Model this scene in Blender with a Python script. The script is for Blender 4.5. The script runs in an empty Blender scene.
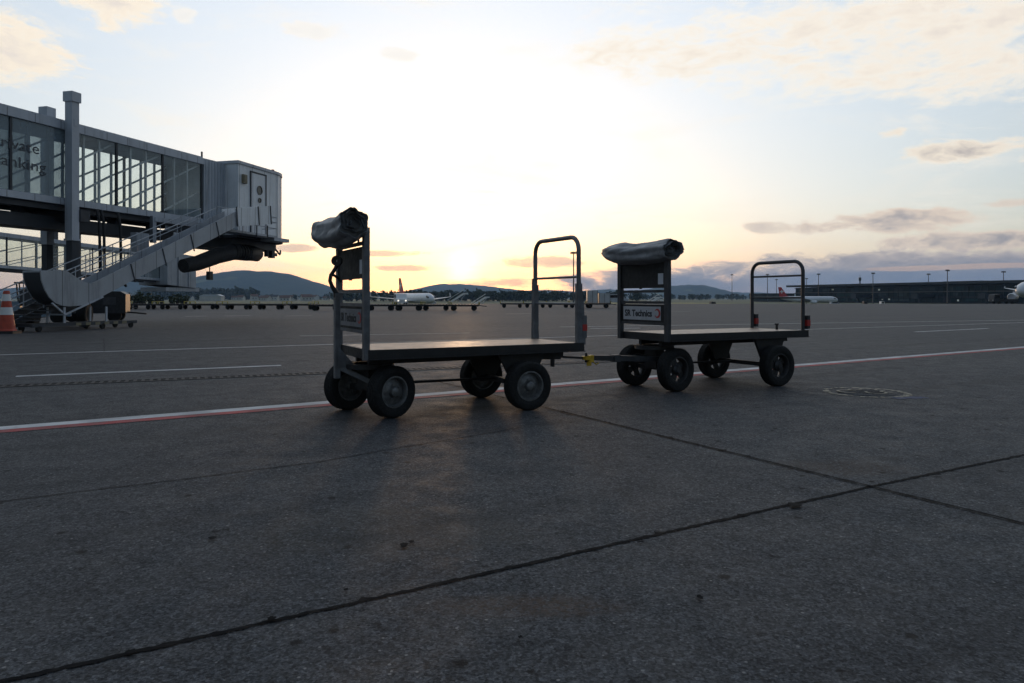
import bpy, bmesh, math, random
from mathutils import Vector, Matrix, noise

random.seed(7)
R = math.radians
PI = math.pi
sc = bpy.context.scene
COL = sc.collection
F, HZ, H = 720.0, 298.0, 1.25            # focal length in pixels, horizon row, eye height

# ------------------------------------------------------------------ camera
cam = bpy.data.cameras.new('camera')
cam.sensor_width = 36.0
cam.lens = F * 36.0 / 1024.0
cam.shift_y = (HZ - 341.5) / 1024.0
cam.clip_start, cam.clip_end = 0.05, 40000
co = bpy.data.objects.new('camera', cam)
COL.objects.link(co)
co.location = (0, 0, H)
co.rotation_euler = (R(90), 0, 0)
sc.camera = co

# ------------------------------------------------------------------ helpers
def tag(o, label=None, cat=None, group=None, kind=None):
    if label: o['label'] = label
    if cat: o['category'] = cat
    if group: o['group'] = group
    if kind: o['kind'] = kind
    return o

def empty(name, loc=(0, 0, 0), rz=0.0, label=None, cat=None, group=None):
    o = bpy.data.objects.new(name, None)
    COL.objects.link(o)
    o.location = loc
    o.rotation_euler = (0, 0, rz)
    o.empty_display_size = 0.2
    return tag(o, label, cat, group)

def children(o):
    return [c for c in COL.objects if c.parent == o]

def copy_tree(o, parent=None):
    c = o.copy()
    COL.objects.link(c)
    if parent: c.parent = parent
    for ch in children(o):
        copy_tree(ch, c)
    return c

class MB:
    """collects shapes into one bmesh"""
    def __init__(s):
        s.bm = bmesh.new()
    def _v(s, p):
        return s.bm.verts.new(p)
    def box(s, c, size, rot=None):
        c = Vector(c); hx, hy, hz = size[0] / 2, size[1] / 2, size[2] / 2
        vs = []
        for z in (-hz, hz):
            for x, y in ((-hx, -hy), (hx, -hy), (hx, hy), (-hx, hy)):
                v = Vector((x, y, z))
                if rot is not None: v = rot @ v
                vs.append(s._v(c + v))
        for f in ((3, 2, 1, 0), (4, 5, 6, 7), (0, 1, 5, 4), (1, 2, 6, 5), (2, 3, 7, 6), (3, 0, 4, 7)):
            s.bm.faces.new([vs[i] for i in f])
        return s
    def bar(s, p0, p1, w, h, up=(0, 0, 1)):
        """rectangular bar between two points: w across, h along up"""
        p0, p1 = Vector(p0), Vector(p1)
        d = (p1 - p0); L = d.length; d.normalize()
        u = Vector(up)
        if abs(u.dot(d)) > 0.98: u = Vector((1, 0, 0))
        side = d.cross(u).normalized(); u = side.cross(d).normalized()
        rot = Matrix((d, side, u)).transposed()
        return s.box((p0 + p1) / 2, (L, w, h), rot)
    def tube(s, pts, r, seg=10, closed=False, caps=True):
        pts = [Vector(p) for p in pts]
        n = len(pts)
        rr = r if isinstance(r, (list, tuple)) else [r] * n
        tang = []
        for i in range(n):
            if closed:
                t = pts[(i + 1) % n] - pts[i - 1]
            else:
                t = pts[min(i + 1, n - 1)] - pts[max(i - 1, 0)]
            tang.append(t.normalized())
        a = Vector((0, 0, 1)) if abs(tang[0].z) < 0.9 else Vector((1, 0, 0))
        nrm = (a - tang[0] * a.dot(tang[0])).normalized()
        rings = []
        for i in range(n):
            t = tang[i]
            nrm = (nrm - t * nrm.dot(t)).normalized()
            b = t.cross(nrm)
            rings.append([s._v(pts[i] + (nrm * math.cos(k * 2 * PI / seg) + b * math.sin(k * 2 * PI / seg)) * rr[i]) for k in range(seg)])
        m = n if closed else n - 1
        for i in range(m):
            A, B = rings[i], rings[(i + 1) % n]
            for k in range(seg):
                s.bm.faces.new((A[k], A[(k + 1) % seg], B[(k + 1) % seg], B[k]))
        if caps and not closed:
            s.bm.faces.new(rings[0][::-1]); s.bm.faces.new(rings[-1])
        return s
    def cyl(s, p0, p1, r0, r1=None, seg=16):
        return s.tube([p0, p1], [r0, r0 if r1 is None else r1], seg)
    def lathe(s, prof, origin, axis, seg=32, closed_prof=False):
        """prof: list of (radius, along)"""
        o, ax = Vector(origin), Vector(axis).normalized()
        a = Vector((0, 0, 1)) if abs(ax.z) < 0.9 else Vector((1, 0, 0))
        u = (a - ax * a.dot(ax)).normalized(); w = ax.cross(u)
        rings = []
        for r, l in prof:
            if r < 1e-6:
                rings.append([s._v(o + ax * l)])
            else:
                rings.append([s._v(o + ax * l + (u * math.cos(2 * PI * k / seg) + w * math.sin(2 * PI * k / seg)) * r) for k in range(seg)])
        prs = list(zip(rings[:-1], rings[1:]))
        if closed_prof: prs.append((rings[-1], rings[0]))
        for A, B in prs:
            for k in range(seg):
                k2 = (k + 1) % seg
                if len(A) == 1 and len(B) == 1: continue
                if len(A) == 1: s.bm.faces.new((A[0], B[k2], B[k]))
                elif len(B) == 1: s.bm.faces.new((A[k], A[k2], B[0]))
                else: s.bm.faces.new((A[k], A[k2], B[k2], B[k]))
        return s
    def prism(s, poly, fn, t0, t1):
        """2D polygon swept between t0 and t1; fn(u,v,t)->point"""
        A = [s._v(fn(u, v, t0)) for u, v in poly]
        B = [s._v(fn(u, v, t1)) for u, v in poly]
        n = len(poly)
        s.bm.faces.new(A[::-1]); s.bm.faces.new(B)
        for i in range(n):
            j = (i + 1) % n
            s.bm.faces.new((A[i], A[j], B[j], B[i]))
        return s
    def quad(s, a, b, c, d):
        s.bm.faces.new([s._v(p) for p in (a, b, c, d)])
        return s
    def grid(s, rows, wrap=False):
        V = [[s._v(p) for p in r] for r in rows]
        for A, B in zip(V[:-1], V[1:]):
            n = len(A)
            for k in range(n if wrap else n - 1):
                s.bm.faces.new((A[k], A[(k + 1) % n], B[(k + 1) % n], B[k]))
        return V
    def build(s, name, mat, parent=None, bevel=0.0, smooth=40, fix=True):
        bm = s.bm
        if bevel > 0:
            es = [e for e in bm.edges if len(e.link_faces) == 2 and e.calc_face_angle(0) > R(50)]
            bmesh.ops.bevel(bm, geom=es, offset=bevel, segments=2, affect='EDGES', profile=0.6, clamp_overlap=True)
        if fix: bmesh.ops.recalc_face_normals(bm, faces=bm.faces)
        me = bpy.data.meshes.new(name)
        bm.to_mesh(me); bm.free()
        if smooth:
            for p in me.polygons: p.use_smooth = True
            me.set_sharp_from_angle(angle=R(smooth))
        for m in (mat if isinstance(mat, (list, tuple)) else [mat]):
            me.materials.append(m)
        o = bpy.data.objects.new(name, me)
        COL.objects.link(o)
        if parent: o.parent = parent
        return o

def text_mesh(name, body, size, mat, parent, matrix, thick=0.002, bold=0.0, width=None):
    cu = bpy.data.curves.new('lettering_curve', 'FONT')
    cu.body = body; cu.size = size; cu.extrude = thick; cu.offset = bold
    cu.resolution_u = 4
    tmp = bpy.data.objects.new('lettering_source', cu)
    COL.objects.link(tmp)
    bpy.context.view_layer.update()
    me = bpy.data.meshes.new_from_object(tmp.evaluated_get(bpy.context.evaluated_depsgraph_get()))
    COL.objects.unlink(tmp); bpy.data.objects.remove(tmp); bpy.data.curves.remove(cu)
    me.name = name
    xs = [v.co.x for v in me.vertices]
    if width:
        k = width / (max(xs) - min(xs)); x0 = min(xs)
        for v in me.vertices: v.co.x = (v.co.x - x0) * k
    me.materials.clear(); me.materials.append(mat)
    me.transform(matrix)
    o = bpy.data.objects.new(name, me)
    COL.objects.link(o); o.parent = parent
    return o

# ------------------------------------------------------------------ materials
class NT:
    def __init__(s, tree): s.t = tree; s.n = tree.nodes; s.l = tree.links
    def node(s, typ, **kw):
        n = s.n.new(typ)
        for k, v in kw.items(): setattr(n, k, v)
        return n
    def setin(s, sock, v):
        if hasattr(v, 'is_output'): s.l.new(v, sock)
        elif v is not None: sock.default_value = v
    def math(s, op, a, b=None, c=None, clamp=False):
        n = s.node('ShaderNodeMath', operation=op, use_clamp=clamp)
        s.setin(n.inputs[0], a)
        if b is not None: s.setin(n.inputs[1], b)
        if c is not None: s.setin(n.inputs[2], c)
        return n.outputs[0]
    def sstep(s, v, a, b, lo=0.0, hi=1.0):
        n = s.node('ShaderNodeMapRange', interpolation_type='SMOOTHSTEP')
        s.setin(n.inputs[0], v)
        for i, x in enumerate((a, b, lo, hi)): s.setin(n.inputs[1 + i], x)
        return n.outputs[0]
    def mix(s, f, a, b, blend='MIX'):
        n = s.node('ShaderNodeMix', data_type='RGBA', blend_type=blend)
        s.setin(n.inputs[0], f)
        s.setin(n.inputs[6], a if hasattr(a, 'is_output') else (*a, 1) if len(a) == 3 else a)
        s.setin(n.inputs[7], b if hasattr(b, 'is_output') else (*b, 1) if len(b) == 3 else b)
        return n.outputs[2]
    def noise(s, vec, scale, detail=4, rough=0.5, dist=0.0):
        n = s.node('ShaderNodeTexNoise')
        if vec is not None: s.l.new(vec, n.inputs['Vector'])
        n.inputs['Scale'].default_value = scale
        n.inputs['Detail'].default_value = detail
        n.inputs['Roughness'].default_value = rough
        n.inputs['Distortion'].default_value = dist
        return n.outputs[0]

def material(name, col, rough=0.6, metal=0.0, var=0.25, vscale=6.0, bump=0.0, bscale=60.0, col2=None, spec=0.5, coord='Object', dirt=0.0, dcol=(0.03, 0.024, 0.02)):
    m = bpy.data.materials.new(name)
    m.use_nodes = True
    k = NT(m.node_tree)
    b = m.node_tree.nodes['Principled BSDF']
    tc = k.node('ShaderNodeTexCoord').outputs[coord]
    n1 = k.noise(tc, vscale, 6, 0.62)
    lo = col2 if col2 else tuple(c * (1 - var) for c in col)
    f = k.sstep(n1, 0.35, 0.68)
    c = k.mix(f, lo, col)
    if dirt:
        n3 = k.noise(tc, vscale * 3.1, 8, 0.7, 0.6)
        c = k.mix(k.math('MULTIPLY', k.sstep(n3, 0.52, 0.72), dirt), c, dcol)
    k.l.new(c, b.inputs['Base Color'])
    b.inputs['Metallic'].default_value = metal
    b.inputs['Specular IOR Level'].default_value = spec
    n2 = k.noise(tc, vscale * 4, 4, 0.6)
    k.l.new(k.sstep(n2, 0.2, 0.8, rough * 0.8, min(1, rough * 1.2)), b.inputs['Roughness'])
    if bump:
        bp = k.node('ShaderNodeBump')
        bp.inputs['Strength'].default_value = bump
        bp.inputs['Distance'].default_value = 0.01
        k.l.new(k.noise(tc, bscale, 5, 0.6), bp.inputs['Height'])
        k.l.new(bp.outputs[0], b.inputs['Normal'])
    return m

def glass(name, tint, g0=0.02, g1=0.12, rough=0.03):
    m = bpy.data.materials.new(name); m.use_nodes = True
    k = NT(m.node_tree); k.n.clear()
    out = k.node('ShaderNodeOutputMaterial')
    tr = k.node('ShaderNodeBsdfTransparent'); tr.inputs[0].default_value = (*tint, 1)
    gl = k.node('ShaderNodeBsdfGlossy'); gl.inputs['Roughness'].default_value = rough
    gl.inputs[0].default_value = (0.9, 0.95, 1, 1)
    df = k.node('ShaderNodeBsdfDiffuse'); df.inputs[0].default_value = (0.27, 0.33, 0.37, 1)
    lw = k.node('ShaderNodeLayerWeight'); lw.inputs[0].default_value = 0.5
    fres = k.math('ADD', k.math('MULTIPLY', k.math('POWER', lw.outputs['Facing'], 5.0), 0.9), 0.03)
    tc = k.node('ShaderNodeTexCoord').outputs['Object']
    m0 = k.node('ShaderNodeMixShader')                          # film of grime
    k.l.new(k.sstep(k.noise(tc, 1.6, 6, 0.65), 0.3, 0.8, g0, g1), m0.inputs[0])
    k.l.new(tr.outputs[0], m0.inputs[1]); k.l.new(df.outputs[0], m0.inputs[2])
    m1 = k.node('ShaderNodeMixShader')
    k.l.new(fres, m1.inputs[0]); k.l.new(m0.outputs[0], m1.inputs[1]); k.l.new(gl.outputs[0], m1.inputs[2])
    k.l.new(m1.outputs[0], out.inputs[0])
    return m

def emissive(name, col, s):
    m = bpy.data.materials.new(name); m.use_nodes = True
    b = m.node_tree.nodes['Principled BSDF']
    b.inputs['Base Color'].default_value = (*col, 1)
    b.inputs['Emission Color'].default_value = (*col, 1)
    b.inputs['Emission Strength'].default_value = s
    return m

def cladding(name, col, *a, **kw):
    """sheet metal with panel joints along the bridge and streaks run down by rain"""
    m = material(name, col, *a, **kw)
    k = NT(m.node_tree); b = k.n['Principled BSDF']
    src = b.inputs['Base Color'].links[0].from_socket
    tc = k.node('ShaderNodeTexCoord').outputs['Object']
    sp = k.node('ShaderNodeSeparateXYZ'); k.l.new(tc, sp.inputs[0])
    fr = k.math('FRACT', k.math('MULTIPLY', sp.outputs[1], 0.82))
    seam = k.math('LESS_THAN', k.math('ABSOLUTE', k.math('SUBTRACT', fr, 0.5)), 0.014)
    c = k.mix(k.math('MULTIPLY', seam, 0.75), src, (0.03, 0.032, 0.036))
    mp = k.node('ShaderNodeMapping'); mp.inputs['Scale'].default_value = (3.0, 3.0, 0.22); k.l.new(tc, mp.inputs[0])
    c = k.mix(k.math('MULTIPLY', k.sstep(k.noise(mp.outputs[0], 1.0, 7, 0.7), 0.5, 0.75), 0.5), c, (0.07, 0.068, 0.065))
    k.l.new(c, b.inputs['Base Color'])
    return m

M = {}
M['galv'] = material('galvanised_steel', (0.17, 0.175, 0.19), 0.5, 0.4, 0.35, 9, 0.15, 80, dirt=0.45, dcol=(0.075, 0.038, 0.02))
M['grey_steel'] = material('grey_painted_steel', (0.10, 0.105, 0.115), 0.5, 0.15, 0.3, 7, 0.2, 90, dirt=0.5, dcol=(0.075, 0.038, 0.02))
M['dark_steel'] = material('dark_painted_steel', (0.055, 0.058, 0.065), 0.5, 0.2, 0.4, 8, 0.2, 90, dirt=0.5, dcol=(0.075, 0.038, 0.02))
M['black_steel'] = material('black_steel', (0.02, 0.02, 0.022), 0.55, 0.1, 0.4, 8, 0.2, 90, dirt=0.5, dcol=(0.06, 0.033, 0.02))
M['plywood'] = material('worn_plywood', (0.34, 0.24, 0.17), 0.46, 0.0, 0.25, 4, 0.25, 40, col2=(0.24, 0.165, 0.115), dirt=0.5)
M['rubber'] = material('tyre_rubber', (0.008, 0.008, 0.008), 0.85, 0.0, 0.4, 12, 0.3, 60)
M['rim'] = material('dull_rim', (0.20, 0.20, 0.20), 0.5, 0.5, 0.45, 14, 0.2, 60, dirt=0.5)
M['rim_dark'] = material('dark_rim', (0.05, 0.05, 0.053), 0.5, 0.3, 0.45, 14, 0.2, 60, dirt=0.3)
M['tarp'] = material('grey_pvc_tarpaulin', (0.28, 0.29, 0.305), 0.5, 0.0, 0.35, 7, 0.35, 25, dirt=0.3)
M['tarp_in'] = material('tarpaulin_inside', (0.24, 0.245, 0.26), 0.55, 0.0, 0.35, 7)
M['board'] = material('black_board', (0.012, 0.011, 0.011), 0.65, 0.0, 0.3, 5, 0.1, 40)
M['paper'] = material('white_paper', (0.62, 0.64, 0.68), 0.7, 0, 0.1, 10)
M['sign'] = material('sign_white', (0.48, 0.48, 0.5), 0.5, 0, 0.15, 12, dirt=0.25)
M['sign_dim'] = material('darker_sign', (0.24, 0.24, 0.25), 0.6, 0, 0.2, 12, dirt=0.4)  # darker base colour than the other sign, for the nearer trailer
M['ink'] = material('sign_ink', (0.02, 0.02, 0.024), 0.6, 0, 0.1, 12)
M['red'] = material('signal_red', (0.45, 0.035, 0.03), 0.45, 0, 0.2, 12)
M['yellow'] = material('coupling_yellow', (0.72, 0.44, 0.02), 0.5, 0, 0.3, 14, dirt=0.35)
M['bridge'] = cladding('bridge_grey_cladding', (0.47, 0.50, 0.55), 0.5, 0.1, 0.16, 0.8, 0.05, 20, dirt=0.12)
M['bridge_lt'] = cladding('bridge_pale_panel', (0.46, 0.48, 0.51), 0.5, 0.1, 0.15, 0.9, 0.05, 20, dirt=0.15)
M['cab_lit'] = cladding('cab_cladding_lit', (0.76, 0.78, 0.80), 0.5, 0.05, 0.12, 0.9, 0.05, 20, dirt=0.12)  # bridge cladding lightened; the colour carries the light its facing catches
M['slide'] = cladding('slide_panel', (0.38, 0.40, 0.43), 0.5, 0.1, 0.15, 0.9, 0.05, 20, dirt=0.15)
M['bridge_dk'] = material('bridge_dark_steel', (0.045, 0.05, 0.06), 0.6, 0.1, 0.3, 0.9)
M['bridge_grime'] = material('grimy_panel', (0.2, 0.2, 0.2), 0.7, 0.0, 0.3, 1.5, dirt=0.5)
M['glass'] = glass('bridge_glass', (0.95, 0.975, 0.97), 0.015, 0.07)
M['glass_dk'] = glass('printed_glass', (0.80, 0.86, 0.88), 0.40, 0.52, rough=0.1)
M['print'] = material('printed_letters', (0.06, 0.065, 0.08), 0.6, 0, 0.1, 4)
M['floor_in'] = material('bridge_interior', (0.3, 0.31, 0.32), 0.7, 0, 0.2, 2)
M['hose'] = material('black_air_hose', (0.025, 0.025, 0.028), 0.7, 0, 0.4, 5, 0.4, 30)
M['orange'] = material('shaded_cone_orange', (0.48, 0.06, 0.025), 0.5, 0, 0.2, 6, dirt=0.3)  # orange darkened, with the shade under the bridge put into the colour
M['white'] = material('white_paint', (0.75, 0.75, 0.74), 0.4, 0, 0.1, 2, dirt=0.1)
M['white_dk'] = material('weathered_white', (0.5, 0.52, 0.55), 0.5, 0, 0.2, 2, dirt=0.2)
M['air_white'] = material('aircraft_white', (0.72, 0.73, 0.76), 0.3, 0, 0.06, 0.3)
M['air_grey'] = material('aircraft_grey', (0.42, 0.43, 0.45), 0.35, 0.1, 0.12, 0.3)
M['air_red'] = material('tail_red', (0.50, 0.03, 0.035), 0.35, 0, 0.1, 0.3)
M['air_blue'] = material('tail_dark_blue', (0.05, 0.06, 0.12), 0.35, 0, 0.1, 0.3)
M['dark_glass'] = material('dark_window', (0.015, 0.018, 0.022), 0.12, 0, 0.3, 0.5)
M['teal_glass'] = material('terminal_glass', (0.010, 0.030, 0.033), 0.4, 0, 0.5, 0.12, spec=0.2)
M['pane_pale'] = material('pale_glazing', (0.075, 0.10, 0.105), 0.4, 0, 0.4, 0.2, spec=0.2)
M['pane_teal'] = material('teal_glazing', (0.02, 0.07, 0.075), 0.4, 0, 0.4, 0.2, spec=0.2)
M['concrete'] = material('concrete', (0.26, 0.25, 0.24), 0.85, 0, 0.2, 0.3)
M['roof_dark'] = material('dark_roof_sheet', (0.04, 0.042, 0.048), 0.6, 0.1, 0.3, 0.2)
M['tile'] = material('roof_tiles', (0.16, 0.085, 0.06), 0.8, 0, 0.35, 0.3)
M['plaster'] = material('pale_plaster', (0.55, 0.53, 0.49), 0.85, 0, 0.15, 0.2)
M['line_white'] = material('worn_white_marking', (0.62, 0.62, 0.61), 0.75, 0, 0.5, 2.2, 0.3, 120, col2=(0.40, 0.40, 0.40), dirt=0.3)
M['line_red'] = material('worn_red_marking', (0.42, 0.05, 0.05), 0.75, 0, 0.5, 2.2, 0.3, 120, col2=(0.18, 0.05, 0.05), dirt=0.3)
M['tar'] = material('joint_sealant', (0.006, 0.006, 0.007), 0.9, 0, 0.5, 5, 0.3, 40, spec=0.1)
M['crack'] = material('old_crack', (0.02, 0.02, 0.021), 0.85, 0, 0.5, 3, 0.3, 60, spec=0.15)
M['iron'] = material('cast_iron', (0.022, 0.021, 0.02), 0.7, 0.1, 0.4, 6, 0.4, 30)
M['lid'] = material('dusty_cast_iron', (0.05, 0.05, 0.05), 0.8, 0, 0.4, 9, 0.4, 30, spec=0.1)
M['cream_paint'] = material('cream_marking', (0.42, 0.375, 0.28), 0.8, 0, 0.5, 6, dirt=0.7)
M['blue_paint'] = material('faded_blue_marking', (0.035, 0.05, 0.11), 0.8, 0, 0.3, 3)
M['trunk'] = material('bark', (0.05, 0.04, 0.03), 0.9, 0, 0.3, 0.6)
M['leaf'] = material('foliage', (0.045, 0.06, 0.028), 0.85, 0, 0.4, 0.08, col2=(0.022, 0.033, 0.018))
M['van_blue'] = material('pale_blue_paint', (0.28, 0.40, 0.52), 0.4, 0, 0.15, 2, dirt=0.2)
M['pallet_yel'] = material('dolly_yellow', (0.42, 0.34, 0.05), 0.5, 0, 0.3, 1, dirt=0.3)
M['bulkhead'] = material('dull_tan_plastic', (0.22, 0.19, 0.12), 0.6, 0, 0.2, 6)
M['box_alu'] = material('container_aluminium', (0.5, 0.52, 0.55), 0.45, 0.5, 0.2, 1.5, dirt=0.1)
M['lamp_on'] = emissive('headlamp_glass', (1.0, 0.93, 0.8), 1.4)
M['win_on'] = emissive('lit_window', (0.75, 0.78, 0.7), 0.12)

# apron asphalt / concrete
def apron_material():
    m = bpy.data.materials.new('apron_asphalt'); m.use_nodes = True
    k = NT(m.node_tree); b = k.n['Principled BSDF']
    tc = k.node('ShaderNodeTexCoord').outputs['Object']
    big = k.noise(tc, 0.16, 5, 0.6, 0.4)
    mid = k.noise(tc, 1.1, 6, 0.65, 0.3)
    fine = k.noise(tc, 30, 4, 0.7)
    grain = k.noise(tc, 95, 3, 0.7)
    c = k.mix(k.sstep(big, 0.32, 0.7), (0.040, 0.043, 0.048), (0.056, 0.057, 0.059))
    c = k.mix(k.math('MULTIPLY', k.sstep(mid, 0.45, 0.75), 0.3), c, (0.030, 0.032, 0.036))
    c = k.mix(k.math('MULTIPLY', k.sstep(grain, 0.42, 0.66), 0.6), c, (0.12, 0.12, 0.12))
    c = k.mix(k.math('MULTIPLY', k.sstep(fine, 0.52, 0.66), 0.6), c, (0.016, 0.016, 0.017))
    # stones of the aggregate, each with a tone of its own
    for sc_, lo_, hi_ in ((40, 0.75, 1.32), (88, 0.42, 1.62)):
        vs_ = k.node('ShaderNodeTexVoronoi'); k.l.new(tc, vs_.inputs['Vector']); vs_.inputs['Scale'].default_value = sc_
        ws_ = k.node('ShaderNodeTexWhiteNoise'); k.l.new(vs_.outputs['Position'], ws_.inputs['Vector'])
        gv = k.node('ShaderNodeMapRange'); k.l.new(ws_.outputs[0], gv.inputs[0]); gv.inputs[3].default_value = lo_; gv.inputs[4].default_value = hi_
        sv = k.node('ShaderNodeVectorMath', operation='SCALE'); k.l.new(c, sv.inputs[0]); k.l.new(gv.outputs[0], sv.inputs['Scale']); c = sv.outputs[0]
        cell = ws_.outputs[0] if sc_ == 40 else cell
    # pale aggregate chips
    vo = k.node('ShaderNodeTexVoronoi'); k.l.new(tc, vo.inputs['Vector']); vo.inputs['Scale'].default_value = 27
    wn = k.node('ShaderNodeTexWhiteNoise'); k.l.new(vo.outputs['Position'], wn.inputs['Vector'])
    chip = k.math('MULTIPLY', k.sstep(vo.outputs['Distance'], 0.22, 0.12), k.math('GREATER_THAN', wn.outputs[0], 0.86))
    c = k.mix(k.math('MULTIPLY', chip, 0.9), c, (0.26, 0.25, 0.24))
    # dark pits
    vo2 = k.node('ShaderNodeTexVoronoi'); k.l.new(tc, vo2.inputs['Vector']); vo2.inputs['Scale'].default_value = 7
    wn2 = k.node('ShaderNodeTexWhiteNoise'); k.l.new(vo2.outputs['Position'], wn2.inputs['Vector'])
    pit = k.math('MULTIPLY', k.sstep(k.math('ADD', vo2.outputs['Distance'], k.math('MULTIPLY', k.math('SUBTRACT', fine, 0.5), 0.5)), 0.22, 0.12), k.math('GREATER_THAN', wn2.outputs[0], 0.84))
    c = k.mix(k.math('MULTIPLY', pit, 0.95), c, (0.005, 0.005, 0.005))
    # a few oil and rust stains, with positions of their own on the ground
    sp = k.node('ShaderNodeSeparateXYZ'); k.l.new(tc, sp.inputs[0])
    for sx, sy, rx, ry, col, am in ((0.05, 2.92, 0.42, 0.14, (0.075, 0.042, 0.024), 0.6), (2.42, 5.35, 0.55, 0.3, (0.065, 0.04, 0.025), 0.5),
                                    (-0.6, 3.9, 0.9, 0.5, (0.05, 0.042, 0.03), 0.35), (3.6, 4.1, 1.2, 0.4, (0.05, 0.042, 0.03), 0.3),
                                    (2.9, 5.6, 0.25, 0.12, (0.01, 0.01, 0.01), 0.5)):
        dx = k.math('DIVIDE', k.math('SUBTRACT', sp.outputs[0], sx), rx)
        dy = k.math('DIVIDE', k.math('SUBTRACT', sp.outputs[1], sy), ry)
        r2 = k.math('ADD', k.math('MULTIPLY', dx, dx), k.math('MULTIPLY', dy, dy))
        r2 = k.math('ADD', r2, k.math('MULTIPLY', k.math('SUBTRACT', mid, 0.5), 3.0))
        c = k.mix(k.math('MULTIPLY', k.sstep(r2, 1.2, 0.1), k.math('MULTIPLY', k.sstep(fine, 0.3, 0.6), am)), c, col)
    # tyre wear bands running along the service road
    rot = k.node('ShaderNodeMapping'); rot.inputs['Rotation'].default_value = (0, 0, R(-32))
    k.l.new(tc, rot.inputs[0])
    st = k.node('ShaderNodeMapping'); st.inputs['Scale'].default_value = (0.04, 0.9, 1)
    k.l.new(rot.outputs[0], st.inputs[0])
    band = k.noise(st.outputs[0], 1.2, 5, 0.6)
    c = k.mix(k.math('MULTIPLY', k.sstep(band, 0.5, 0.7), 0.45), c, (0.017, 0.017, 0.018))
    k.l.new(c, b.inputs['Base Color'])
    b.inputs['Specular IOR Level'].default_value = 0.15
    k.l.new(k.sstep(k.noise(tc, 3.0, 6, 0.7), 0.3, 0.7, 0.62, 0.82), b.inputs['Roughness'])
    bp = k.node('ShaderNodeBump'); bp.inputs['Strength'].default_value = 0.7; bp.inputs['Distance'].default_value = 0.008
    hgt = k.math('ADD', k.math('MULTIPLY', grain, 0.6), k.math('MULTIPLY', fine, 0.8))
    hgt = k.math('ADD', hgt, k.math('ADD', k.math('MULTIPLY', chip, 0.25), k.math('MULTIPLY', cell, 0.35)))
    k.l.new(hgt, bp.inputs['Height']); k.l.new(bp.outputs[0], b.inputs['Normal'])
    return m
M['apron'] = apron_material()
M['grass'] = material('dry_grass', (0.10, 0.105, 0.035), 0.95, 0, 0.4, 0.02, col2=(0.055, 0.07, 0.028))
def hill_material():
    m = bpy.data.materials.new('wooded_hillside'); m.use_nodes = True
    k = NT(m.node_tree); b = k.n['Principled BSDF']
    tc = k.node('ShaderNodeTexCoord').outputs['Object']
    c = k.mix(k.sstep(k.noise(tc, 0.03, 4, 0.7), 0.3, 0.7), (0.018, 0.027, 0.016), (0.04, 0.052, 0.028))
    c = k.mix(k.sstep(k.noise(tc, 0.0016, 3, 0.5), 0.6, 0.64), c, (0.11, 0.12, 0.05))
    k.l.new(c, b.inputs['Base Color']); b.inputs['Roughness'].default_value = 0.95
    b.inputs['Specular IOR Level'].default_value = 0.1
    return m
M['hill'] = hill_material()

# ------------------------------------------------------------------ sun and sky
SUN_AZ, SUN_EL = math.atan((462 - 512) / F), R(2.2)
S = Vector((math.sin(SUN_AZ) * math.cos(SUN_EL), math.cos(SUN_AZ) * math.cos(SUN_EL), math.sin(SUN_EL)))
sun = bpy.data.lights.new('sun', 'SUN')
sun.energy, sun.angle, sun.color = 0.36, R(2.5), (1.0, 0.62, 0.34)
so = bpy.data.objects.new('sun', sun); COL.objects.link(so)
so.rotation_euler = S.to_track_quat('Z', 'Y').to_euler()
so.location = (0, 0, 60)

def pix_dir(px, py):
    """azimuth and elevation in degrees of a direction"""
    u, w = (px - 512) / F, (HZ - py) / F
    return math.degrees(math.atan(u)), math.degrees(math.atan(w / math.sqrt(1 + u * u)))

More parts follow.
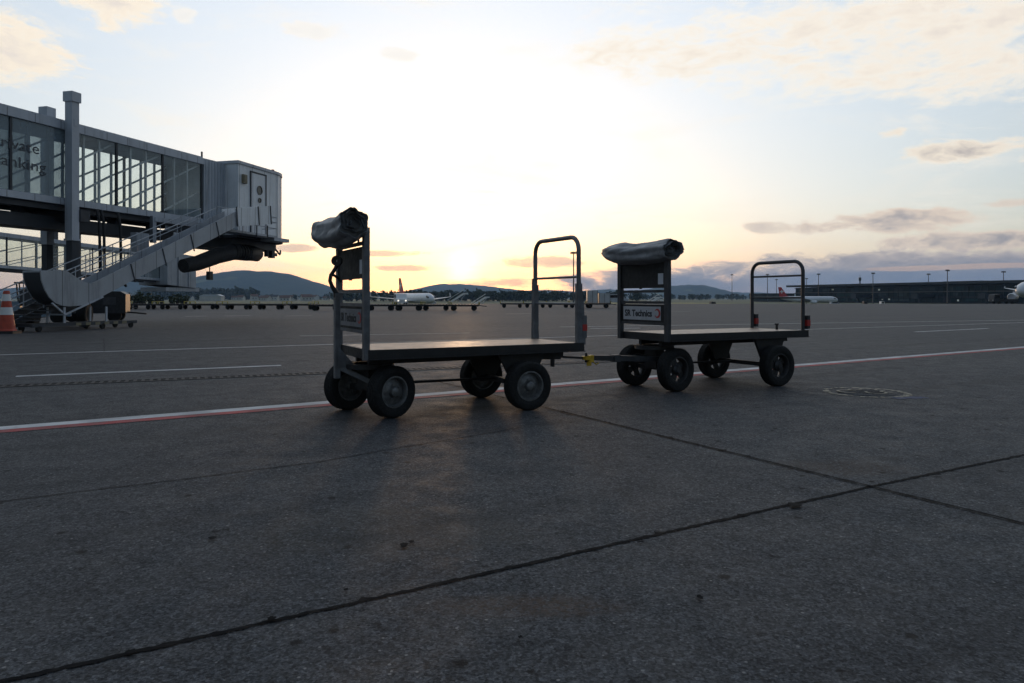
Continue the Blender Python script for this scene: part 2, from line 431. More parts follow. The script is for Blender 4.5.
def make_world():
    w = bpy.data.worlds.new('World'); sc.world = w; w.use_nodes = True
    k = NT(w.node_tree); k.n.clear()
    out = k.node('ShaderNodeOutputWorld'); bg = k.node('ShaderNodeBackground')
    k.l.new(bg.outputs[0], out.inputs[0])
    sky = k.node('ShaderNodeTexSky', sky_type='NISHITA')
    sky.sun_disc = False; sky.sun_elevation = SUN_EL; sky.sun_rotation = SUN_AZ
    sky.altitude = 430; sky.air_density = 1.0; sky.dust_density = 1.6; sky.ozone_density = 1.5
    tc = k.node('ShaderNodeTexCoord').outputs['Generated']
    nv = k.node('ShaderNodeVectorMath', operation='NORMALIZE'); k.l.new(tc, nv.inputs[0])
    d = nv.outputs[0]
    sep = k.node('ShaderNodeSeparateXYZ'); k.l.new(d, sep.inputs[0])
    az = k.math('MULTIPLY', k.math('ARCTAN2', sep.outputs[0], sep.outputs[1]), 57.29578)
    el = k.math('MULTIPLY', k.math('ARCSINE', sep.outputs[2]), 57.29578)
    dt = k.node('ShaderNodeVectorMath', operation='DOT_PRODUCT'); k.l.new(d, dt.inputs[0]); dt.inputs[1].default_value = S
    cs = k.math('MAXIMUM', dt.outputs['Value'], 0.0)
    # clear sky: Nishita plus the bright veil of thin cloud round the low sun
    base = k.node('ShaderNodeVectorMath', operation='SCALE'); k.l.new(sky.outputs[0], base.inputs[0]); base.inputs['Scale'].default_value = SKY_K
    def addc(a, col, f):
        v = k.node('ShaderNodeVectorMath', operation='SCALE'); v.inputs[0].default_value = col; k.setin(v.inputs['Scale'], f)
        n = k.node('ShaderNodeVectorMath', operation='ADD'); k.l.new(a, n.inputs[0]); k.l.new(v.outputs[0], n.inputs[1])
        return n.outputs[0]
    c = addc(base.outputs[0], (0.56, 0.86, 1.36), k.sstep(el, -3.0, 28.0, AMB * 0.15, AMB))
    for p, amp, col in VEILS:
        c = addc(c, col, k.math('MULTIPLY', k.math('POWER', cs, p), amp))
    vm = k.node('ShaderNodeVectorMath', operation='MULTIPLY'); k.l.new(c, vm.inputs[0])
    k.l.new(k.mix(k.sstep(el, 0.0, 8.0), (1.0, 0.96, 0.87), (1.0, 1.0, 1.0)), vm.inputs[1]); c = vm.outputs[0]
    # clouds
    cmb = k.node('ShaderNodeCombineXYZ')
    k.l.new(k.math('MULTIPLY', az, 0.10), cmb.inputs[0]); k.l.new(k.math('MULTIPLY', el, 0.26), cmb.inputs[1])
    n_big = k.noise(cmb.outputs[0], 1.2, 8, 0.58, 0.5)
    n_fin = k.noise(cmb.outputs[0], 4.2, 10, 0.68, 0.4)
    nn = k.math('ADD', k.math('MULTIPLY', k.math('SUBTRACT', n_big, 0.5), 2.8), k.math('MULTIPLY', k.math('SUBTRACT', n_fin, 0.5), 2.4))
    # thin high veil broken into streaks
    hi = k.node('ShaderNodeCombineXYZ')
    k.l.new(k.math('MULTIPLY', az, 0.05), hi.inputs[0]); k.l.new(k.math('MULTIPLY', el, 0.22), hi.inputs[1]); hi.inputs[2].default_value = 3.7
    c = k.mix(k.math('MULTIPLY', k.sstep(k.noise(hi.outputs[0], 1.6, 9, 0.66, 0.8), 0.48, 0.75), 0.55), c, (9.0, 8.3, 7.2))
    def blob(px, py, sx, sy):
        a0, e0 = pix_dir(px, py)
        sa, se = sx / F * 57.3 * math.cos(R(a0)) ** 2, sy / F * 57.3 * math.cos(R(a0))
        dx = k.math('DIVIDE', k.math('SUBTRACT', az, a0), sa)
        dy = k.math('DIVIDE', k.math('SUBTRACT', el, e0), se)
        return k.math('SUBTRACT', 1.0, k.math('ADD', k.math('MULTIPLY', dx, dx), k.math('MULTIPLY', dy, dy)))
    def layer(blobs, lo, hi):
        g = None
        for bl in blobs:
            v = k.math('MAXIMUM', blob(*bl), -2.0)
            g = v if g is None else k.math('MAXIMUM', g, v)
        return k.math('ADD', g, nn), lo, hi
    for blobs, thin, core, t0, t1, op in CLOUDS:
        g, _, _ = layer(blobs, 0, 1)
        dens = k.sstep(g, t0, t1, 0.0, op)
        colr = k.mix(k.sstep(g, t0 + 0.25, t1 + 1.0), thin, core)
        c = k.mix(dens, c, colr)
    k.l.new(c, bg.inputs[0])
    bg.inputs['Strength'].default_value = SKY_S
SKY_K, SKY_S, AMB = 1.0, 0.12, 1.2
VEILS = ((1.0, 4.9, (0.97, 1.03, 1.06)), (8, 1.0, (1.0, 1.0, 0.96)), (60, 1.0, (1.0, 0.9, 0.7)), (500, 2.8, (1.0, 0.8, 0.45)), (4000, 16.0, (1.0, 0.75, 0.4)))
cream, grey = (8.6, 7.6, 6.3), (4.6, 4.2, 4.2)
CLOUDS = [
    ([(905, 30, 260, 62), (1010, 62, 150, 40), (690, 48, 130, 42)], (9.4, 8.5, 7.1), (6.9, 6.1, 5.4), 0.0, 1.15, 0.92),
    ([(15, 45, 85, 42), (110, 5, 60, 30), (-120, 60, 140, 80)], (9.3, 8.1, 6.4), (7.2, 6.4, 5.7), 0.1, 0.8, 0.9),
    ([(312, 30, 42, 12), (185, 15, 18, 9), (400, 54, 30, 8)], (8.8, 8.3, 7.5), (8.0, 7.6, 7.0), 0.35, 1.0, 0.7),
    ([(970, 150, 85, 15), (893, 134, 20, 7), (1100, 145, 120, 24)], (8.8, 7.8, 6.4), (3.4, 3.0, 3.0), 0.1, 0.75, 0.95),
    ([(1010, 203, 40, 6), (770, 226, 30, 8)], (7.4, 6.2, 5.0), (5.4, 4.6, 4.2), 0.2, 0.9, 0.8),
    ([(880, 222, 110, 13), (985, 240, 120, 12)], (7.8, 6.4, 5.1), (2.6, 2.5, 2.8), 0.0, 0.6, 0.94),
    ([(900, 272, 330, 22), (1300, 262, 400, 40), (640, 284, 120, 14)], (5.4, 4.6, 4.2), (1.5, 1.75, 2.4), -0.1, 0.6, 0.94),
    ([(930, 297, 380, 24)], (2.7, 2.75, 3.2), (1.75, 2.0, 2.7), -1.2, 0.0, 0.92),
    ([(930, 268, 90, 3), (985, 266, 70, 3)], (6.6, 4.6, 3.4), (5.6, 4.0, 3.2), 0.0, 0.7, 0.8),
    ([(405, 268, 34, 4), (390, 253, 50, 4), (290, 248, 30, 5), (545, 262, 60, 8), (500, 283, 60, 7)], (6.0, 4.6, 3.6), (4.0, 3.3, 3.2), 0.1, 0.9, 0.7),
]
make_world()
sc.view_settings.view_transform = 'Standard'
sc.view_settings.look = 'None'
sc.view_settings.exposure = 0.0
sc.view_settings.gamma = 1.0

# ------------------------------------------------------------------ ground, apron, markings
def ground_z(x, y):
    t = min(1.0, max(0.0, (y - 152) / 100.0))
    return -2.6 * t * t * (3 - 2 * t)

g = MB()
ys = [-2500, -300, -40, 0, 40, 100, 140, 160, 180, 200, 230, 260, 300, 340, 380, 430, 480, 540, 700, 1200, 2500, 5000, 9400]
xs = [-8800, -3000, -1000, -400, -150, -50, 0, 50, 150, 400, 1000, 3000, 8800]
g.grid([[(x, y, ground_z(x, y) - 0.06) for x in xs] for y in ys])
tag(g.build('ground', M['grass']), kind='structure')
g = MB()
ys = [-60 + i * 5.0 for i in range(43)] + [156, 158]
xs = [-260, -120, -60, -30, -10, 0, 10, 30, 60, 120, 260]
g.grid([[(x, y, ground_z(x, y) if y < 150 else ground_z(x, y) + 0.0) for x in xs] for y in ys])
tag(g.build('apron', M['apron']), kind='structure')

def gp(px, py, z=0.0):
    y = F * (H - z) / (py - HZ)
    return Vector(((px - 512) / F * y, y, z))

def strip(name, a, b, width, mat, z=0.004, off=0.0, gaps=None, n=40, jit=0.0, seed=0):
    """painted or sealed strip lying on the apron from a to b"""
    a, b = Vector(a), Vector(b); d = b - a; L = d.length; d.normalize(); nrm = Vector((-d.y, d.x, 0))
    m = MB(); rnd = random.Random(seed)
    segs = gaps or [(0, 1)]
    for s0, s1 in segs:
        cnt = max(2, int(n * (s1 - s0)))
        rows = []
        for i in range(cnt + 1):
            t = s0 + (s1 - s0) * i / cnt
            p = a + d * (L * t) + nrm * off
            w0 = noise.noise(Vector((t * L * 1.7, seed * 3.1, 0))) * jit * min(1, t * L * 2) + rnd.uniform(-jit, jit) * 0.25
            wl = width / 2 * (1 + rnd.uniform(-1, 1) * (0.45 if jit else 0.02))
            wr = width / 2 * (1 + rnd.uniform(-1, 1) * (0.45 if jit else 0.02))
            if jit and rnd.random() < 0.03: wr += width * rnd.uniform(0.5, 1.3)
            p = p + nrm * w0
            rows.append([(p.x + nrm.x * wl, p.y + nrm.y * wl, z), (p.x - nrm.x * wr, p.y - nrm.y * wr, z)])
        m.grid(rows)
    return tag(m.build(name, mat), kind='structure')

# service road edge: white line with the red line on its near side
A0, B0 = gp(0, 429.5), gp(1024, 347.5)
dv = (B0 - A0)
strip('white_edge_line', A0 - dv * 0.5, B0 + dv * 2.2, 0.21, M['line_white'], n=300, off=0.06, seed=1)
strip('red_edge_line', A0 - dv * 0.5, B0 + dv * 2.2, 0.18, M['line_red'], n=300, off=-0.14, seed=2)
strip('white_lane_line', gp(-300, 364.5), gp(1500, 307.5), 0.14, M['line_white'], n=200, seed=3)
strip('white_dash_line', gp(16, 376.5), gp(281, 365.5), 0.16, M['line_white'], n=60, seed=4)
strip('white_dash_line', gp(915, 332), gp(988, 328.5), 0.18, M['line_white'], n=40, seed=5)
strip('white_dash_line', gp(470, 333), gp(300, 336), 0.12, M['line_white'], n=60, seed=6)
strip('white_lane_line', gp(560, 327), gp(1500, 313), 0.2, M['line_white'], n=200, seed=7)
for i, (x0, x1, y0) in enumerate(((185, 207, 316.5), (225, 250, 316), (285, 312, 316), (70, 104, 325), (506, 540, 314), (640, 690, 312), (590, 640, 328.5))):
    strip('white_dash_line', gp(x0, y0), gp(x1, y0 - 0.4), 0.25, M['line_white'], n=10, seed=10 + i)
# slab joints sealed with tar
JX = gp(870, 487)
JA, JB = gp(0, 683), gp(1024, 455)
ja = ((JX - JA).normalized() + (JB - JX).normalized()).normalized()
jb0, jb1 = gp(550, 408), gp(1024, 522)
jb = (jb0 - jb1).normalized()
strip('slab_joint', JX, JX + (JX - JA).normalized() * -9, 0.027, M['tar'], n=360, jit=0.008, seed=23)
strip('slab_joint', JX, JX + (JB - JX).normalized() * 14, 0.027, M['tar'], n=600, jit=0.009, seed=21)
strip('slab_joint', JX - jb * 6, JX + jb * 7.2, 0.027, M['tar'], n=420, jit=0.009, seed=22, z=0.008)
for i, (p, q) in enumerate((((625, 399), (380, 338)), ((280, 342), (215, 318)), ((335, 352), (305, 345)), ((104, 352), (104, 338)), ((-80, 512), (320, 462)), ((320, 462), (520, 428)))):
    strip('pavement_crack', gp(*p), gp(*q), 0.012, M['crack'], n=160, jit=0.02, seed=30 + i)

def spot(px, py, rx, ry, seed):
    c = gp(px, py); rnd = random.Random(seed); m = MB()
    vs = [m._v((c.x + rx * math.cos(a) * rnd.uniform(0.55, 1.3), c.y + ry * math.sin(a) * rnd.uniform(0.5, 1.3), 0.0125)) for a in [2 * PI * i / 14 for i in range(14)]]
    m.bm.faces.new(vs)
    tag(m.build('tar_spot', M['tar'], smooth=0), kind='structure')
for i, q in enumerate(((795, 507, .06, .04), (404, 547, .02, .035), (411, 544, .015, .02), (272, 621, .018, .018), (130, 655, .02, .02), (640, 544, .02, .015), (346, 592, .012, .012), (520, 640, .01, .012), (212, 540, .02, .03), (700, 600, .015, .02))):
    spot(*q, 60 + i)

# slotted drain running alongside the service road
def drain():
    a, b = gp(-120, 391.5), gp(620, 361)
    d = (b - a); L = d.length; d.normalize(); n = Vector((-d.y, d.x, 0))
    m = MB()
    m.bar(a + Vector((0, 0, 0.002)) + n * 0.14, b + Vector((0, 0, 0.002)) + n * 0.14, 0.04, 0.012)
    m.bar(a + Vector((0, 0, 0.002)) - n * 0.14, b + Vector((0, 0, 0.002)) - n * 0.14, 0.04, 0.012)
    k = int(L / 0.11)
    for i in range(k):
        p = a + d * (i + 0.5) * 0.11 + Vector((0, 0, 0.002))
        m.bar(p - n * 0.12, p + n * 0.12, 0.045, 0.010)
    o = m.build('drain_grate', M['iron']); tag(o, kind='structure')
    strip('drain_channel', a, b, 0.24, M['crack'], z=0.0035, n=40, seed=40)
drain()

# round manhole cover with its painted ring
mh = gp(866, 392.5)
r0 = empty('manhole_cover', mh, 0.4, 'round manhole cover daubed with a broken cream paint ring and curls', 'manhole cover')
m = MB(); m.lathe([(0, 0.010), (0.29, 0.010), (0.30, 0.007), (0.36, 0.007), (0.37, 0.002)], (0, 0, 0), (0, 0, 1), 40)
for i in range(-3, 4):
    m.box((i * 0.075, 0, 0.0115), (0.02, 0.42 - abs(i) * 0.06, 0.006))
m.build('lid', M['apron'], r0)
m = MB(); rnd = random.Random(5); gap = 0
run = 0
for k in range(64):
    if run > 3 and rnd.random() < 0.4: run = 0; continue
    run += 1
    a0, a1 = k * 2 * PI / 64, (k + 1) * 2 * PI / 64
    ri, ro = 0.455 + rnd.uniform(-.02, .035), 0.525 + rnd.uniform(-.035, .02)
    m.quad((ri * math.cos(a0), ri * math.sin(a0), .005), (ro * math.cos(a0), ro * math.sin(a0), .005), (ro * math.cos(a1), ro * math.sin(a1), .005), (ri * math.cos(a1), ri * math.sin(a1), .005))
m.build('painted_ring', M['cream_paint'], r0)
for (ax, ay, rr_, a_0, a_1) in ((-0.20, 0.10, 0.13, 0.4, 4.6), (0.04, -0.12, 0.12, 2.0, 6.6), (0.20, 0.14, 0.10, -1.2, 2.9), (0.0, 0.17, 0.08, 0.0, 4.0), (0.24, -0.12, 0.07, 1.0, 5.0)):
    m = MB(); n_ = 16
    m.grid([[(ax + (rr_ + q) * math.cos(a_0 + (a_1 - a_0) * i / n_), ay + (rr_ + q) * math.sin(a_0 + (a_1 - a_0) * i / n_), 0.0165) for q in (-0.018, 0.018)] for i in range(n_ + 1)])
    m.build('painted_curl', M['cream_paint'], r0)
strip('faded_blue_mark', gp(893, 398.5), gp(925, 397.5), 0.16, M['blue_paint'], n=12, jit=0.05, seed=51)

# ------------------------------------------------------------------ flatbed trailers
L_, W_ = 2.605, 1.107
def make_wheel(name, parent, c, rad, width, axis, holes=False, rz=0.0):
    """tyre + rim; the axle runs along axis"""
    ax = Vector(axis).normalized(); c = Vector(c)
    h = width / 2
    m = MB()
    rr = rad * 0.60
    prof = [(rr, -h * 0.72), (rr + 0.02, -h * 0.92), (rad * 0.80, -h), (rad * 0.93, -h * 0.92), (rad * 0.985, -h * 0.72)]
    for i in range(5):                               # circumferential tread grooves
        x = -h * 0.6 + i * h * 0.3
        prof += [(rad, x - h * 0.09), (rad, x + h * 0.07)]
        if i < 4: prof += [(rad - 0.010, x + h * 0.10), (rad - 0.010, x + h * 0.19)]
    prof += [(rad * 0.985, h * 0.72), (rad * 0.93, h * 0.92), (rad * 0.80, h), (rr + 0.02, h * 0.92), (rr, h * 0.72)]
    m.lathe(prof, c, ax, 48, closed_prof=True)
    tyre = m.build('tyre', M['rubber'], parent, smooth=35)
    rim_m = M['rim_dark'] if holes else M['rim']
    m = MB()
    # rim barrel with lips
    m.lathe([(rr - 0.004, -h * 0.70), (rr + 0.006, -h * 0.76), (rr - 0.012, -h * 0.78), (rr - 0.022, -h * 0.6), (rr - 0.03, 0), (rr - 0.022, h * 0.6), (rr - 0.012, h * 0.78), (rr + 0.006, h * 0.76), (rr - 0.004, h * 0.70), (rr - 0.004, 0)], c, ax, 40, closed_prof=True)
    a = Vector((0, 0, 1)); u = (a - ax * a.dot(ax)).normalized(); w = ax.cross(u)
    ri = rr - 0.024
    if holes:
        for k in range(5):
            th = k * 2 * PI / 5 + 0.3
            dirv = u * math.cos(th) + w * math.sin(th)
            m.bar(c + dirv * 0.03, c + dirv * (ri + 0.004), 0.088, 0.02, up=ax)
        m.lathe([(0, -0.03), (0.062, -0.03), (0.07, -0.02), (0.07, 0.03), (0.045, 0.05), (0.04, 0.07), (0, 0.07)], c, ax, 24)
        m.lathe([(0, -0.03), (0.04, -0.03), (0.04, -0.07), (0, -0.07)], c, ax, 20)
    else:
        for sg in (-1, 1):
            m.lathe([(ri + 0.004, sg * 0.012), (ri * 0.8, sg * 0.022), (ri * 0.62, sg * 0.035), (ri * 0.45, sg * 0.035), (0.055, sg * 0.05), (0.05, sg * 0.075), (0.036, sg * 0.085), (0, sg * 0.085)], c, ax, 32)
            for k in range(5):
                th = k * 2 * PI / 5 + 0.2
                dirv = u * math.cos(th) + w * math.sin(th)
                p = c + dirv * ri * 0.53
                m.cyl(p + ax * sg * 0.03, p + ax * sg * 0.05, 0.011, seg=6)
    m.build('rim', rim_m, tyre)
    return tyre

def arc(c, r, a0, a1, n, u, v):
    c, u, v = Vector(c), Vector(u), Vector(v)
    return [c + u * (r * math.cos(a0 + (a1 - a0) * i / n)) + v * (r * math.sin(a0 + (a1 - a0) * i / n)) for i in range(n + 1)]

def swirl(parent, px, y, z, r, mat):
    """red curl mark at the end of the sign, lying in the x = px plane"""
    m = MB()
    n = 22
    outer, inner = [], []
    for i in range(n + 1):
        t = i / n
        a = 2.5 - t * 5.2
        ro = r * (1.0 - 0.12 * t); th = r * (0.12 + 0.42 * math.sin(PI * min(1, t * 1.05)))
        outer.append((ro * math.cos(a), ro * math.sin(a))); inner.append(((ro - th) * math.cos(a), (ro - th) * math.sin(a)))
    for i in range(n):
        ps = [outer[i], outer[i + 1], inner[i + 1], inner[i]]
        m.prism(ps, lambda u, v, t: Vector((px + t, y - u, z + v)), -0.002, 0.0)
    return m.build('logo', mat, parent)

def trailer(kind, x, y, th, steer, D, rad, label, drawbar_to=None):
    c0 = Vector((x, y, 0)) + Vector((math.cos(th), math.sin(th), 0)) * L_ / 2 + Vector((-math.sin(th), math.cos(th), 0)) * W_ / 2
    root = empty('baggage_trailer', c0, th, label, 'trailer', 'flatbed baggage trailers')
    hl, hw = L_ / 2, W_ / 2
    fr = M['black_steel']
    # deck: plywood sheet in a steel edge frame
    m = MB(); m.box((0, 0, D - 0.012), (L_ - 0.09, W_ - 0.09, 0.024))
    m.build('deck_board', M['plywood'], root, 0.003)
    m = MB()
    for sy in (-1, 1):
        m.box((0, sy * (hw - 0.021), D - 0.048), (L_, 0.042, 0.102))
        m.box((0, sy * (hw - 0.005), D - 0.0945), (L_ - 0.004, 0.07, 0.008))
    for sx in (-1, 1):
        m.box((sx * (hl - 0.021), 0, D - 0.048), (0.042, W_ - 0.085, 0.102))
    for i in range(4):
        m.box((-hl + 0.3 + i * (L_ - 0.6) / 3, 0, D - 0.062), (0.06, W_ - 0.09, 0.07))
    for sy in (-1, 1):
        m.box((0, sy * 0.22, D - 0.135), (L_ - 0.2, 0.06, 0.07))
    m.build('deck_frame', fr, root, 0.004)
    # running gear
    xf, xr = -hl + 0.175, hl - (0.79 if kind == 1 else 0.74)
    tw = 0.17
    for nm, xx, tr, st in (('front_axle', xf, 0.80, steer), ('rear_axle', xr, (1.19 if kind == 1 else 1.25), 0.0)):
        m = MB()
        ax = Vector((-math.sin(st), math.cos(st), 0))
        m.bar(Vector((xx, 0, rad)) - ax * (tr / 2 - 0.02), Vector((xx, 0, rad)) + ax * (tr / 2 - 0.02), 0.06, 0.06)
        if nm == 'front_axle':
            m.lathe([(0.16, 0), (0.27, 0), (0.27, 0.05), (0.16, 0.05)], (xx, 0, D - 0.225), (0, 0, 1), 32, True)
            m.box((xx, 0, (D - 0.225 + rad) / 2), (0.16, 0.22, max(0.03, D - 0.225 - rad)), Matrix.Rotation(st, 3, 'Z'))
        else:
            for sy in (-1, 1):
                m.prism([(-0.3, D - 0.1), (0.3, D - 0.1), (0.09, rad - 0.05), (-0.09, rad - 0.05)], lambda u, v, t: Vector((xx + u, t, v)), sy * (tr / 2 - 0.16), sy * (tr / 2 - 0.12))
        m.build(nm, M['black_steel'], root, 0.003)
        for sg in (-1, 1):
            c = Vector((xx, 0, rad)) + ax * (sg * tr / 2)
            make_wheel('wheel', root, c, rad, tw, ax * sg, holes=(kind == 2))
            o = None
    # fuller running gear: brake rod between the axles
    m = MB(); m.tube([(xf + 0.2, 0.18, rad + 0.02), (xr, 0.18, rad + 0.01)], 0.016, 8)
    m.build('brake_rod', M['black_steel'], root)
    # front frame: two posts with rails
    top = 1.96
    fx = -hl - (0.012 if kind == 1 else 0.022)
    m = MB()
    for sy in (-1, 1):
        m.box((fx, sy * (hw - 0.04), (D - 0.10 + top) / 2), (0.06, 0.072, top - D + 0.10))
    iw = W_ - 0.152
    for z in ((1.32, 1.18, 0.905, 1.81) if kind == 1 else (1.34, 1.19, 0.905, 1.81)):
        m.box((fx, 0, z), (0.035, iw, 0.035))
    m.tube([(fx, -0.25, 1.81), (fx, -0.25, 1.95)], 0.012, 8)
    m.tube([(fx, 0.3, 1.81), (fx, 0.3, 1.95)], 0.012, 8)
    m.build('front_frame', M['galv'] if kind == 1 else M['dark_steel'], root, 0.004)
    # dark panel and the sign below it
    zt, zb = 1.79, 1.385
    if kind == 1: zt, zb = 1.775, 1.45
    m = MB(); m.box((fx, 0, (zt + zb) / 2), (0.022, iw - 0.004, zt - zb))
    m.cyl((fx, 0.05, zb - 0.012), (fx, 0.05, zb + 0.01), 0.02, seg=8)
    bd = m.build('board', M['board'], root, 0.003)
    zn = zb + 0.12
    m = MB(); m.box((fx - 0.0125, -hw + 0.165, zn), (0.003, 0.105, 0.145))
    m.build('paper_notice', M['paper'], bd)
    zc = 1.042
    m = MB(); m.box((fx, 0, zc), (0.018, iw - 0.004, 0.238))
    sp = m.build('sign_panel', M['board'], root, 0.003)
    m = MB()
    m.box((fx - 0.0105, 0.02, zc), (0.003, iw - 0.14, 0.185)); m.box((fx + 0.0105, 0.02, zc), (0.003, iw - 0.14, 0.185))
    sg_ = m.build('sign', M['sign_dim'] if kind == 1 else M['sign'], sp, 0)
    # lettering on the outward (front) face reads from in front; the photo looks at the front face
    bx = fx - 0.013
    mat4 = Matrix(((0, 0, -1, bx), (-1, 0, 0, iw / 2 - 0.085), (0, 1, 0, zc - 0.042), (0, 0, 0, 1)))
    text_mesh('lettering', 'SR Technics', 0.125, M['ink'], sg_, mat4, 0.001, 0.0042, width=0.60)
    swirl(sg_, bx, -iw / 2 + 0.155, zc, 0.066, M['red'])
    # rear hoop
    m = MB()
    ht = 1.975 if kind == 1 else 1.80
    rr_, tr_ = 0.16, 0.027
    yy = hw - (0.045 if kind == 1 else 0.06)
    zz = D - 0.05
    path = [(hl - 0.05, -yy, zz)] + [(hl - 0.05, -yy, zz + (ht - rr_ - zz) * t) for t in (0.3, 0.6, 0.9)]
    path += [tuple(p) for p in arc((hl - 0.05, -yy + rr_, ht - rr_), rr_, PI, PI / 2, 8, (0, 1, 0), (0, 0, 1))]
    path += [tuple(p) for p in arc((hl - 0.05, yy - rr_, ht - rr_), rr_, PI / 2, 0, 8, (0, 1, 0), (0, 0, 1))]
    path += [(hl - 0.05, yy, zz + (ht - rr_ - zz) * t) for t in (0.9, 0.6, 0.3)] + [(hl - 0.05, yy, zz)]
    m.tube(path, tr_, 14)
    hoop = m.build('rear_hoop', M['galv'] if kind == 1 else M['dark_steel'], root)
    m = MB()
    for z in ((1.50, 1.18) if kind == 1 else (1.585, 1.255)):
        m.tube([(hl - 0.05, -yy, z), (hl - 0.05, yy, z)], 0.015, 10)
    m.build('hoop_rail', M['galv'] if kind == 1 else M['dark_steel'], hoop)
    if kind == 1:
        for sy in (-1, 1):
            m = MB()
            m.prism([(-0.035, 1.5), (0.0, 1.5), (0.055, 1.18), (0.085, D - 0.02), (-0.045, D - 0.02), (-0.04, 1.1)], lambda u, v, t: Vector((hl - 0.05 + u * 0.9, t, v)), sy * (yy + 0.031), sy * (yy + 0.037))
            m.box((hl - 0.05, sy * (yy - 0.0), (D + 1.45) / 2 - 0.02), (0.07, 0.05, 1.43 - D))
            m.build('gusset_plate', M['galv'], hoop, 0.002)
    # tail lamps on the hoop feet
    lz = D + (0.19 if kind == 1 else 0.12)
    for sy in ((-1,) if kind == 1 else (-1, 1)):
        m = MB(); m.box((hl + 0.012, sy * (hw - 0.055), lz), (0.055, 0.10, 0.27 if kind == 1 else 0.20))
        tl = m.build('tail_lamp', M['galv'] if kind == 1 else M['dark_steel'], root, 0.004)
        m = MB(); m.box((hl + 0.012, sy * (hw - 0.055) , lz - 0.01), (0.062, 0.106, 0.075 if kind == 1 else 0.09))
        m.build('red_lens', M['red'], tl, 0.003)
    if kind == 2:
        m = MB(); m.cyl((hl - 0.16, -hw + 0.45, D), (hl - 0.16, -hw + 0.45, D + 0.07), 0.02, seg=10); m.box((hl - 0.16, -hw + 0.45, D + 0.08), (0.05, 0.035, 0.02))
        m.build('latch', M['black_steel'], root, 0.003)
    # hitch under the tail
    m = MB()
    m.bar((hl - 0.45, 0, D - 0.19), (hl + 0.0, 0, D - 0.20), 0.07, 0.06)
    m.bar((hl - 0.02, 0, D - 0.20), (hl + 0.40, 0, D - 0.235), 0.028, 0.028)
    m.bar((hl - 0.1, 0, D - 0.2), (hl - 0.1, 0, D - 0.32), 0.05, 0.03)
    m.cyl((hl + 0.40, 0, D - 0.29), (hl + 0.40, 0, D - 0.17), 0.017, seg=10)
    if kind == 1: m.build('hitch', M['black_steel'], root, 0.003)
    else: m.bm.free()
    # drawbar
    if drawbar_to is None:                      # folded up against the front
        bxx = -hl - 0.172
        m = MB()
        m.bar((bxx + 0.0, 0.0, 0.40), (bxx, 0.0, 1.30), 0.075, 0.055, up=(1, 0, 0))
        for sy in (-1, 1):
            m.bar((xf + 0.02, sy * 0.16, rad + 0.06), (bxx + 0.02, sy * 0.02, 0.52), 0.03, 0.05)
            m.prism([(0, 0), (0.0, 0.22), (0.17, 0.02), (0.17, 0)], lambda u, v, t: Vector((bxx + u, t, 0.52 + v)), sy * 0.05, sy * 0.056)
        db = m.build('drawbar', M['galv'], root, 0.004)
        m = MB()
        pts = [(bxx, 0, 1.26), (bxx - 0.01, 0, 1.31), (bxx - 0.05, 0, 1.37), (bxx - 0.075, 0, 1.43), (bxx - 0.065, 0, 1.49), (bxx - 0.025, 0, 1.55), (bxx, 0, 1.60)]
        m.tube(pts, [0.034, 0.028, 0.022, 0.02, 0.02, 0.02, 0.02], 10)
        m.tube([(bxx - 0.05, 0, 1.50), (bxx + 0.0, 0, 1.47), (bxx + 0.05, 0, 1.42)], 0.014, 8)
        m.lathe([(0.015, -0.02), (0.055, -0.024), (0.055, 0.024), (0.015, 0.02)], (bxx, 0.0, 1.645), (0.6, 1, 0), 20, True)
        m.build('towing_eye', M['black_steel'], db)
    else:
        inv = Matrix.Rotation(-th, 3, 'Z')
        e = inv @ (Vector(drawbar_to) - Vector((c0.x, c0.y, 0)))
        m = MB()
        base = Vector((xf, 0, rad + 0.12))
        mid = base.lerp(e, 0.55)
        for sg in (-1, 1):
            m.bar(base + Vector((0.1, sg * 0.17, 0)), mid + Vector((0, sg * 0.025, 0)), 0.05, 0.07)
        m.bar(mid - (e - mid) * 0.2, e.lerp(mid, 0.12), 0.06, 0.065)
        m.box(mid.lerp(e, 0.1), (0.1, 0.11, 0.09))
        db = m.build('drawbar', M['dark_steel'], root, 0.004)
        m = MB()
        m.lathe([(0.024, -0.02), (0.058, -0.022), (0.058, 0.022), (0.024, 0.02)], e, (0, 0, 1), 20, True)
        m.box(e + Vector((0.055, 0, -0.01)), (0.08, 0.075, 0.085)); m.box(e + Vector((0.03, -0.02, -0.075)), (0.06, 0.02, 0.05))
        m.tube([e + Vector((0.09, -0.03, -0.05)), e + Vector((0.13, -0.03, -0.085)), e + Vector((0.17, -0.03, -0.07))], 0.008, 6)
        m.build('coupling_eye', M['yellow'], db, 0.003)
    return root

T1 = (-1.443, 7.231, 0.4935)
T2 = (2.079, 9.42, 0.486)
c1 = Vector((T1[0], T1[1], 0)) + Vector((math.cos(T1[2]), math.sin(T1[2]), 0)) * (L_ + 0.40) + Vector((-math.sin(T1[2]), math.cos(T1[2]), 0)) * W_ / 2
trailer(1, *T1, 0.32, 0.722, 0.272, 'grey flatbed baggage trailer nearest the camera, its drawbar folded upright')
trailer(2, *T2, 0.09, 0.772, 0.290, 'dark flatbed baggage trailer coupled behind by its yellow tipped drawbar', drawbar_to=(c1.x, c1.y, 0.49))

